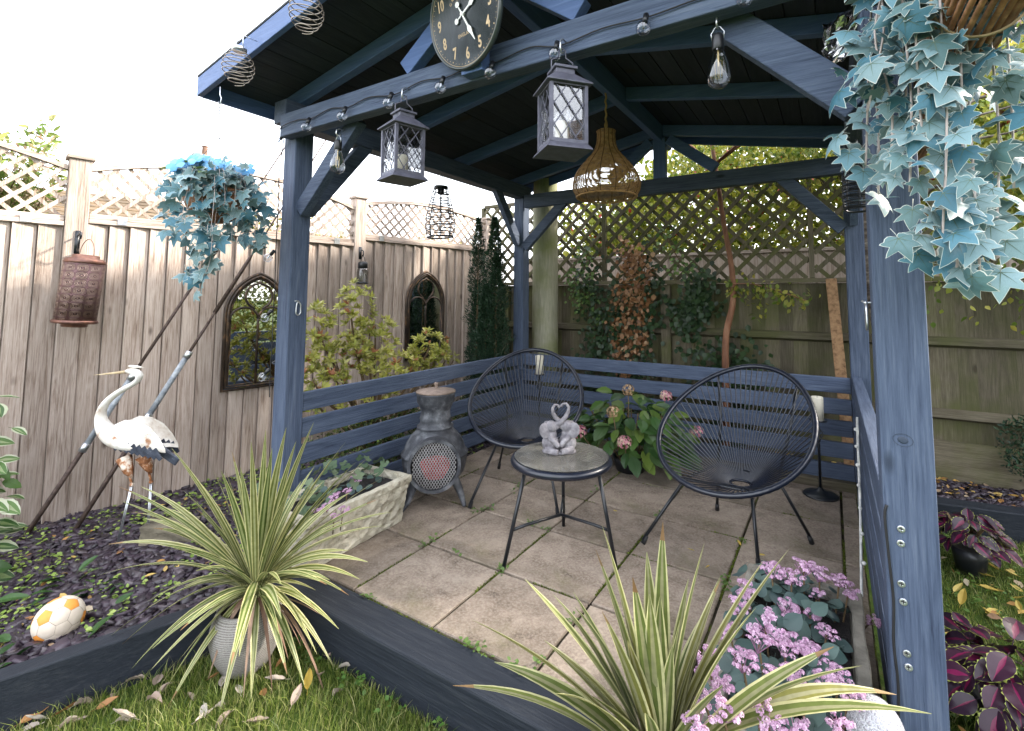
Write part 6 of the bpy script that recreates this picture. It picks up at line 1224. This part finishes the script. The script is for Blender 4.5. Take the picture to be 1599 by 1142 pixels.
b2 = thing('birch_tree', 'white barked birch with hanging yellow green leaves behind the screwed post', 'tree', (2.30,2.86,-.08)); TO2 = Vector((2.30,2.86,-.08)); wb = noisy('white_birch_bark', [(.35,(.035,.025,.02)),(.55,(.14,.115,.095)),(.75,(.42,.38,.34))], 9, stretch=(1,1,3), rough=.8, bmp=.5)
mb = MB(); mb.tube([(0,0,-.05),(-.01,0,.05),(-.06,0,.3),(-.22,.02,1.2),(-.30,.05,2.4),(-.25,.1,3.6),(-.2,.1,5)], [.085,.07,.06,.055,.045,.03,.01], 12); mb.obj('trunk', wb, b2, True)
for e in ((3.0,2.6,2.3),(3.3,2.7,2.6),(2.8,2.4,2.4),(3.2,3.2,3.4),(2.0,3.2,3.6),(3.8,3.4,3.2),(2.75,2.45,2.0)):
    b = Vector((2.08,2.9,min(3.4,e[2]-.3))); mb = MB(); mb.tube([b-TO2, (b+Vector(e))/2+Vector((0,0,.15))-TO2, Vector(e)-TO2], [.018,.011,.004], 6); mb.obj('branch', wb, b2, True)
P = np.concatenate([weep(85,(2.95,2.68,2.2),(.42,.20,.3),.4,1.15,26,.03), weep(90,(3.0,3.0,3.2),(.9,.6,.6),.3,.9,18,.05), weep(70,(3.3,3.6,3.4),(1.3,.7,.8),.3,.9,16,.06), weep(40,(2.3,3.3,3.6),(.7,.5,.5),.2,.6,14,.05)])
P = P[P[:,2] > 1.05]; o = leafcloud('crown', P-np.array(TO2), rv(len(P))*.6+np.array((0,-.1,-.8)), rv(len(P)), RNG.uniform(.03,.052,len(P)), [bl_m], .75, b2); tag(o, kind='stuff')
# garden trees towards the sun; the tall one is added to shade the fence
for lab, x, y, h, r_, n in (('tall sparse tree added behind the berried hedge to shade the weathered fence', 3.5, 5.6, 8.0, 2.4, 2400), ('broad leafy garden tree beyond the hedge', 5.6, 7.0, 5.6, 1.9, 9000), ('rounded leafy garden tree behind the brick house corner', 8.2, 6.0, 6.0, 2.1, 9000)):
    t = thing('garden_tree', lab, 'tree', (x, y, LAWN)); mb = MB(); mb.tube([(0,0,-.05),(.05,0,1.5),(0,.1,3.2),(.1,0,h-.8)], [.16,.13,.09,.03], 10); mb.obj('trunk', bark, t, True)
    for k in range(7): a = k*.9; e = (r_*.7*math.cos(a), r_*.7*math.sin(a), h-1.6+.5*math.sin(k*2)); mb = MB(); mb.tube([(0,.05,2.2),(e[0]*.5,e[1]*.5,e[2]*.75),e], [.07,.045,.012], 6); mb.obj('limb', bark, t, True)
    cs = blob(60,(0,0,h-1.5),(r_,r_,1.5)); P = np.concatenate([blob(n//60, c, (.42,.42,.34)) for c in cs]); o = leafcloud('crown', P, rv(len(P))+np.array((0,0,-.3)), rv(len(P)), RNG.uniform(.06,.11,len(P)), [bl_m], .6, t); tag(o, kind='stuff')
# hedge on the far side of the garden (it is what the arched mirrors show)
n = 26000; Yh = RNG.uniform(-5.5,3.0,n); Xh = RNG.uniform(5.6,6.6,n); Zh = LAWN+RNG.random(n)**.8*(2.3+.3*np.sin(Yh*3)+.2*RNG.random(n)); P = np.stack([Xh,Yh,Zh],1); o = leafcloud('garden_hedge', P, rv(n)+np.array((-.3,0,.2)), rv(n), RNG.uniform(.06,.11,n), [leafm('garden_hedge_leaf', [(.03,.06,.012),(.08,.12,.02),(.18,.20,.035),(.28,.26,.06)], .4, .3)], .55); tag(o, 'leafy hedge on the far side of the garden mirrored in the arched mirrors', 'hedge', kind='stuff')
# climbers
def climber(name, label, paths, n, L, cols, sx, sz, trans=.15, cat='climber', w=.85):
    c = thing(name, label, cat, (paths[0][0][0], 3.04, -.05)); O = np.array((paths[0][0][0], 3.04, -.05)); P = []
    for p in paths:
        s = smooth_line([(x, 3.04, z) for x, z in p], 5); mb = MB(); mb.tube([Vector(q)-Vector(O) for q in s], .005, 5); mb.obj('stem', bpy.data.materials['brown_stem'], c, True)
        for i in range(n//len(paths)):
            q = s[random.randrange(len(s))]; P.append((q.x+random.gauss(0,sx), 3.035-abs(random.gauss(0,.035)), q.z+random.gauss(0,sz)))
    P = np.array(P)-O; m = leafm(name+'_leaf_'+str(len(bpy.data.materials)), cols, .42, trans); o = leafcloud('foliage', P, rv(len(P))*.6+np.array((0,-.3,-.7)), np.tile((0,-1.,.35),(len(P),1))+rv(len(P))*.4, RNG.uniform(.7,1.3,len(P))*L, [m], w, c); tag(o, kind='stuff')
DK = [(.012,.028,.012),(.022,.048,.018),(.035,.065,.022),(.018,.035,.02)]
climber('ivy_climber', 'dark green ivy climbing the fence around the dead brown strands', [[(-.05,-.05),(-.05,.7),(.0,1.3)],[(.22,-.05),(.28,.8),(.33,1.5)],[(-.3,.3),(-.25,.9),(-.3,1.5)]], 1150, .05, DK, .09, .14)
climber('ivy_climber', 'dark ivy patch on the fence beside the slim tree trunk', [[(.72,.8),(.75,1.2),(.78,1.45)],[(.62,1.1),(.85,1.3)]], 420, .055, DK, .07, .08)
climber('ivy_climber', 'low clump of dark ivy at the foot of the slim tree', [[(1.0,-.05),(1.02,.55),(1.0,.82)],[(.85,.5),(1.2,.6)]], 520, .055, DK, .11, .10)
climber('dead_climber', 'hanging strands of dead brown ivy leaves on the fence', [[(.08,1.75),(.05,1.3),(-.02,.9),(.06,.5)],[(.18,1.7),(.14,1.2),(.12,.75)],[(.26,1.65),(.28,1.25),(.24,.8)]], 620, .048, [(.13,.055,.02),(.22,.10,.04),(.32,.17,.08),(.40,.25,.14)], .045, .05, .2)
climber('green_climber', 'thin light green climber trailing over the lower trellis', [[(-.35,1.7),(-.3,1.4),(-.2,1.0)],[(-.5,1.5),(-.4,1.2)],[(.45,1.9),(.6,1.6),(.75,1.45)]], 260, .04, [(.06,.12,.03),(.11,.18,.05),(.17,.25,.07)], .06, .06, .25)
mb = MB(); mb.beam((1.795,3.03,1.40), (1.87,2.70,-.05), .075, .03, up=(0,-1,.2)); o = mb.obj('timber_plank', noisy('spotted_orange_plank', [(.3,(.10,.055,.025)),(.5,(.27,.155,.08)),(.75,(.36,.23,.12))], 34, rough=.85, bmp=.3), None, bevel=.003); tag(o, 'loose orange brown plank leaning against the shaded fence', 'plank')
P = blob(800,(2.85,2.93,.28),(.16,.12,.24)); P = P[P[:,2] > -.04]; o = thing('small_shrub', 'small dark leaved shrub at the foot of the green fence', 'shrub', (2.85,2.93,-.045)); q = leafcloud('foliage', P-np.array((2.85,2.93,-.045)), rv(len(P))+np.array((0,0,.5)), rv(len(P)), RNG.uniform(.02,.035,len(P)), [bpy.data.materials['yew_needle']], .45, o); tag(q, kind='stuff')
mb = MB(); mb.tube([(0,0,0),(.0,0,.25),(.05,0,.42)], [.01,.008,.003], 6); mb.obj('stem', bpy.data.materials['brown_stem'], o, True)
# ------------------------------------------------------------------ ground detail: grass, slate chippings, leaves, seedlings
def side_left(P):      # > 0: slate bed side of the left edging board
    q = P[:,:2]-np.array(SL0); return q[:,0]*SLD.y-q[:,1]*SLD.x
def inside_view(P, m=60):
    q = P-np.array(CAMP); d = q@np.array(_f); x = 839.03+753.87*(q@np.array(_r2))/np.maximum(d,.01); y = 405.93-753.87*(q@np.array(_u2))/np.maximum(d,.01); return (d > .1) & (x > -m-150) & (x < 1599+m+150) & (y < 1142+m+150)
def grass(name, P, h0, h1, w0, mats, label):
    n = len(P); a = RNG.random(n)*6.28; h = RNG.uniform(h0,h1,n)*RNG.uniform(.6,1,n); S = np.stack([np.cos(a),np.sin(a),0*a],1)*(w0*RNG.uniform(.6,1.3,n))[:,None]; ln = RNG.normal(size=(n,3))*np.array((.35,.35,0)); ln[:,2] = 1
    M1 = P+ln*np.array((.35,.35,.55))*h[:,None]; T = P+ln*h[:,None]*np.array((1.15,1.15,.95)); V = np.stack([P-S,P+S,M1+S*.75,M1-S*.75,T],1).reshape(-1,3); b = np.arange(n)[:,None]*5
    F4 = (b+np.array([[0,1,2,3]])); F3 = (b+np.array([[3,2,4,4]])); F = np.concatenate([b+np.array([[0,1,2]]), b+np.array([[0,2,3]]), b+np.array([[3,2,4]])],1).reshape(-1,3)
    o = link(name, np_mesh(name, V, F, mats)); tag(o, label, 'grass', kind='stuff'); return o
gmat = leafm('grass_blade', [(.055,.085,.014),(.095,.14,.022),(.15,.20,.034),(.22,.25,.06),(.31,.29,.13)], .45, .3)
P = np.stack([RNG.uniform(-1.1,2.3,90000), RNG.uniform(-1.5,-.16,90000), np.full(90000,LAWN)],1); P = P[(side_left(P) < -.045) & inside_view(P)]
pn = np.sin(P[:,0]*7+1)*np.sin(P[:,1]*9)+.5*np.sin(P[:,0]*19+P[:,1]*13); P = P[RNG.random(len(P)) < .75+.2*pn]; grass('lawn_grass', P, .022, .078, .0013, [gmat], 'short green lawn grass in front of the patio')
P = np.stack([RNG.uniform(2.0,4.4,60000), RNG.uniform(-.6,2.7,60000), np.full(60000,LAWN)],1); P = P[(P[:,1] < 2.40+(P[:,0]-2.04)*.156) & inside_view(P)]; grass('lawn_grass', P, .02,.055,.0015, [gmat], 'short green grass on the strip beside the screwed post')
def chips(name, P, s0, s1, mat, label, tilt=.35, thick=.25):
    n = len(P); a = RNG.random(n)*6.28; L = RNG.uniform(s0,s1,n); N = np.stack([RNG.normal(size=n)*tilt,RNG.normal(size=n)*tilt,np.ones(n)],1); N /= np.linalg.norm(N,axis=1)[:,None]; X = np.stack([np.cos(a),np.sin(a),0*a],1); X -= N*(X*N).sum(1)[:,None]; Y = np.cross(N,X); W = L*RNG.uniform(.4,.85,n); T = L*thick*RNG.uniform(.5,1.1,n)
    V = []
    for sx, sy, sz in ((-1,-1,0),(1,-1,0),(1,1,0),(-1,1,0),(-1,-1,1),(1,-1,1),(1,1,1),(-1,1,1)):
        j = RNG.uniform(.55,1.1,(n,2)); V.append(P+X*(sx*L*.5*j[:,0])[:,None]+Y*(sy*W*.5*j[:,1])[:,None]+N*((sz-.4)*T)[:,None])
    V = np.stack(V,1).reshape(-1,3); b = np.arange(n)[:,None]*8; F = np.concatenate([b+np.array([q]) for q in ((0,3,2,1),(4,5,6,7),(0,1,5,4),(1,2,6,5),(2,3,7,6),(3,0,4,7))],1).reshape(-1,4)
    o = link(name, np_mesh(name, V, F, [mat])); tag(o, label, 'slate', kind='stuff'); return o
M['slate'] = leafm('plum_slate', [(.016,.010,.016),(.032,.021,.033),(.052,.036,.052),(.026,.022,.028),(.10,.08,.09)], .45, 0, .5)
n = 26000; u = RNG.uniform(-1.6,3.4,n); of = RNG.uniform(.0,2.0,n); P = np.stack([FA.x+FD.x*u+FD.y*of, FA.y+FD.y*u-FD.x*of, BEDZ+.004+RNG.random(n)*.018],1); k = (side_left(P) > .05) & ((P[:,1] < -.03) | (P[:,0] < -.72)) & (P[:,0] < -.32) & inside_view(P); k &= ~((P[:,1] > -.16) & (P[:,0] > -.72)); P = P[k]
chips('slate_chippings', P, .028, .080, M['slate'], 'plum slate chippings covering the bed under the heron')
n = 9000; P = np.stack([RNG.uniform(-.6,4.5,n), RNG.uniform(2.46,3.06,n), -.04+RNG.random(n)*.018],1); P = P[(P[:,1] > 2.54+np.maximum(0,P[:,0]-2.04)*.156) & inside_view(P)]; chips('slate_chippings', P, .025,.06, M['slate'], 'dark slate chippings in the bed below the green fence')
# rim of debris: moss along the patio joints
mp_ = []
for x in (-.45,0,.45,.9,1.35,1.8):
    for y in np.arange(0,2.3,.0035): 
        if math.sin(y*5.3+x*11)+math.sin(y*13.1+x*7)*.6 > .35: mp_.append((x+random.gauss(0,.0028), y, -.009))
for y in (0,.45,.9,1.35,1.8):
    for x in np.arange(-.7,1.85,.0035):
        if math.sin(x*6.1+y*9)+math.sin(x*15.7+y*5)*.6 > .75 or (y == 0 and .1 < x < 1.0 and random.random() < .6): mp_.append((x, y+random.gauss(0,.003)-(.004 if y == 0 else 0), -.009))
P = np.array(mp_); P = np.repeat(P,2,0)+RNG.normal(size=(len(P)*2,3))*np.array((.0018,.0018,.0015)); o = leafcloud('joint_moss', P, rv(len(P))*.7+np.array((0,0,1)), rv(len(P)), RNG.uniform(.006,.013,len(P)), leafm('moss', [(.04,.06,.006),(.085,.12,.01),(.13,.17,.015),(.05,.045,.02)], .7, .2), .6); tag(o, 'bright green moss growing in the paving joints', 'moss', kind='stuff')
def seedlings(name, C, label, cols, L=.016, k=9, sp=.02, hz=.03):
    P = np.repeat(C,k,0)+RNG.normal(size=(len(C)*k,3))*np.array((sp,sp,hz*.4))+np.array((0,0,hz*.5)); o = leafcloud(name, P, rv(len(P))*np.array((1,1,.3)), np.tile((0,0,1.),(len(P),1))+rv(len(P))*.4, RNG.uniform(.7,1.3,len(P))*L, leafm(name+'_leaf', cols, .45, .25), .75); tag(o, label, 'seedlings', kind='stuff')
n = 640; u = RNG.uniform(-.7,2.6,n); of = RNG.uniform(.03,1.6,n); P = np.stack([FA.x+FD.x*u+FD.y*of, FA.y+FD.y*u-FD.x*of, np.full(n,BEDZ+.012)],1); P = P[(side_left(P) > .06) & (P[:,0] < -.75) & (np.sin(P[:,0]*6)+np.sin(P[:,1]*8+1) > -.7)]
seedlings('seedlings', P, 'pale green seedlings scattered over the slate bed', [(.15,.24,.04),(.24,.34,.07),(.32,.40,.11)], .022, 10, .022)
C = np.array([(.0,.9,0),(-.02,.86,0),(.03,.93,0),(.45,.47,0),(.47,.44,0),(.44,.9,0),(.9,1.36,0),(.02,1.2,0),(-.02,1.3,0),(.45,1.5,0),(.62,-.0,0),(.66,.0,0),(.7,-.01,0),(.83,0,0),(.1,.0,0),(.9,.3,0),(1.35,.9,0),(1.36,.85,0),(.0,.42,0),(-.42,.55,0),(-.44,.6,0),(.9,.05,0),(.88,-.01,0),(1.35,1.3,0),(-.38,.62,0),(0,.48,0),(.2,.45,0),(.33,.9,0)])
seedlings('joint_weeds', C, 'tiny weeds sprouting from the paving joints', [(.07,.13,.03),(.12,.19,.05)], .017, 12, .012, .02)
P = np.stack([RNG.uniform(2.0,3.6,260), RNG.uniform(-.1,2.3,260), np.full(260,LAWN+.01)],1); seedlings('lawn_weeds', P, 'small clover and weeds in the grass beside the post', [(.05,.11,.02),(.09,.16,.03),(.15,.22,.06)], .022, 9, .03)
P = np.stack([RNG.uniform(-.32,.9,22), RNG.uniform(-.21,-.16,22), np.full(22,LAWN+.008)],1); seedlings('edge_weeds', P, 'small weeds along the foot of the front sleeper', [(.05,.12,.02),(.10,.18,.035)], .018, 8, .018)
# fallen leaves
fl_cols = [[(.40,.30,.24),(.52,.44,.38),(.60,.54,.48)], [(.30,.14,.05),(.42,.23,.09)], [(.52,.36,.06),(.58,.45,.12)]]
flm = [leafm('fallen_leaf_'+nm, c, .6, .15, isl=False) for nm, c in zip(('pale','brown','yellow'), fl_cols)]
fmesh = [broad('fallen_leaf', [m_], 7, .42, .03, 0, 0, .7, -.5, .03, k) for k, m_ in enumerate(flm)]+[broad('fallen_leaf', [flm[0]], 7, .36, .0, 0, 0, 1.3, .7, .04, 9)]
def fallen(px, py, z, k, sz, label, grp):
    r_ = unproj(px, py, 1.0)-CAMP; p = CAMP+r_*((z-CAMP.z)/r_.z); o = link('fallen_leaf', fmesh[k], None); a = random.uniform(0,6.28); orient(o, p+Vector((0,0,.016)), (random.gauss(0,.35),random.gauss(0,.35),1), (math.cos(a),math.sin(a),.1), sz); tag(o, label, 'leaf', grp)
LW = [(250,1062,0),(275,1020,0),(140,1075,0),(115,1110,0),(70,1130,0),(62,1105,0),(85,1125,1),(196,1072,0),(318,1108,0),(335,1112,0),(325,1068,1),(512,1030,0),(60,1140,0),(100,1095,0),(375,1092,0),(290,1030,0),(445,1068,0),(430,1050,1),(160,1060,1),(395,1062,0),(40,1120,0),(360,1120,0),(300,1100,0),(120,1130,0),(480,1085,2),(20,1100,0),(55,1085,0),(130,1095,0),(150,1115,1),(175,1100,0),(95,1140,0),(230,1100,0),(210,1130,0),(265,1075,0),(345,1080,0),(410,1085,1),(500,1060,0),(550,1050,0),(455,1110,0),(520,1095,0),(30,1138,1),(10,1125,0),(385,1135,0),(180,1135,0),(305,1135,0)]
for i, (x, y, k) in enumerate(LW):
    nm = ('curled pale fallen leaf lying on the lawn in front of the patio','brown fallen leaf lying on the lawn in front of the patio','yellow fallen leaf lying on the lawn in front of the patio')[k]; fallen(x, y, LAWN+.008, 3 if k == 0 and i % 2 else k, random.uniform(.05,.075), nm, ('pale fallen leaves on the front lawn','brown fallen leaves on the front lawn','yellow fallen leaves on the front lawn')[k])
for x, y in ((964,803),(1157,857),(1195,873),(1075,862),(1102,892)): fallen(x, y, .0, 2, .03, 'small yellow fallen leaf lying on the paving slabs', 'yellow leaves on the paving')
for x, y in ((1500,890),(1530,920),(1535,955),(1560,895),(1580,940),(1590,905),(1490,930),(1575,985),(1595,960),(1520,890),(1548,905),(1590,990),(1500,950),(1560,960),(1515,985),(1580,870),(1598,930),(1540,880)): fallen(x, y, LAWN+.01, 2, random.uniform(.045,.075), 'yellow fallen leaf lying on the grass beside the screwed post', 'yellow leaves on the side grass')
n = 700; P = np.stack([RNG.uniform(-.5,4.2,n), RNG.uniform(2.5,3.05,n), np.full(n,-.015)],1); P = P[(P[:,1] > 2.56+np.maximum(0,P[:,0]-2.04)*.156)]; P = np.concatenate([P, np.stack([RNG.uniform(2.05,4,260), RNG.uniform(-.2,2.4,260), np.full(260,LAWN+.025)],1)]); o = leafcloud('leaf_litter', P, rv(len(P))*np.array((1,1,.25)), np.tile((0,0,1.),(len(P),1))+rv(len(P))*.5, RNG.uniform(.03,.06,len(P)), leafm('litter_leaf', [(.30,.14,.05),(.45,.26,.07),(.55,.40,.12),(.22,.11,.05),(.50,.42,.30)], .6, .2), .6); tag(o, 'yellow and brown leaf litter under the birch', 'leaf litter', kind='stuff')
n = 120; P = np.stack([RNG.uniform(-1.9,-.75,n), RNG.uniform(-1.0,.6,n), np.full(n,BEDZ+.03)],1); P = P[side_left(P) > .06]; o = leafcloud('leaf_litter', P, rv(len(P))*np.array((1,1,.25)), np.tile((0,0,1.),(len(P),1))+rv(len(P))*.5, RNG.uniform(.025,.05,len(P)), bpy.data.materials['litter_leaf'], .5); tag(o, 'brown leaf litter on the slate around the heron', 'leaf litter', kind='stuff')
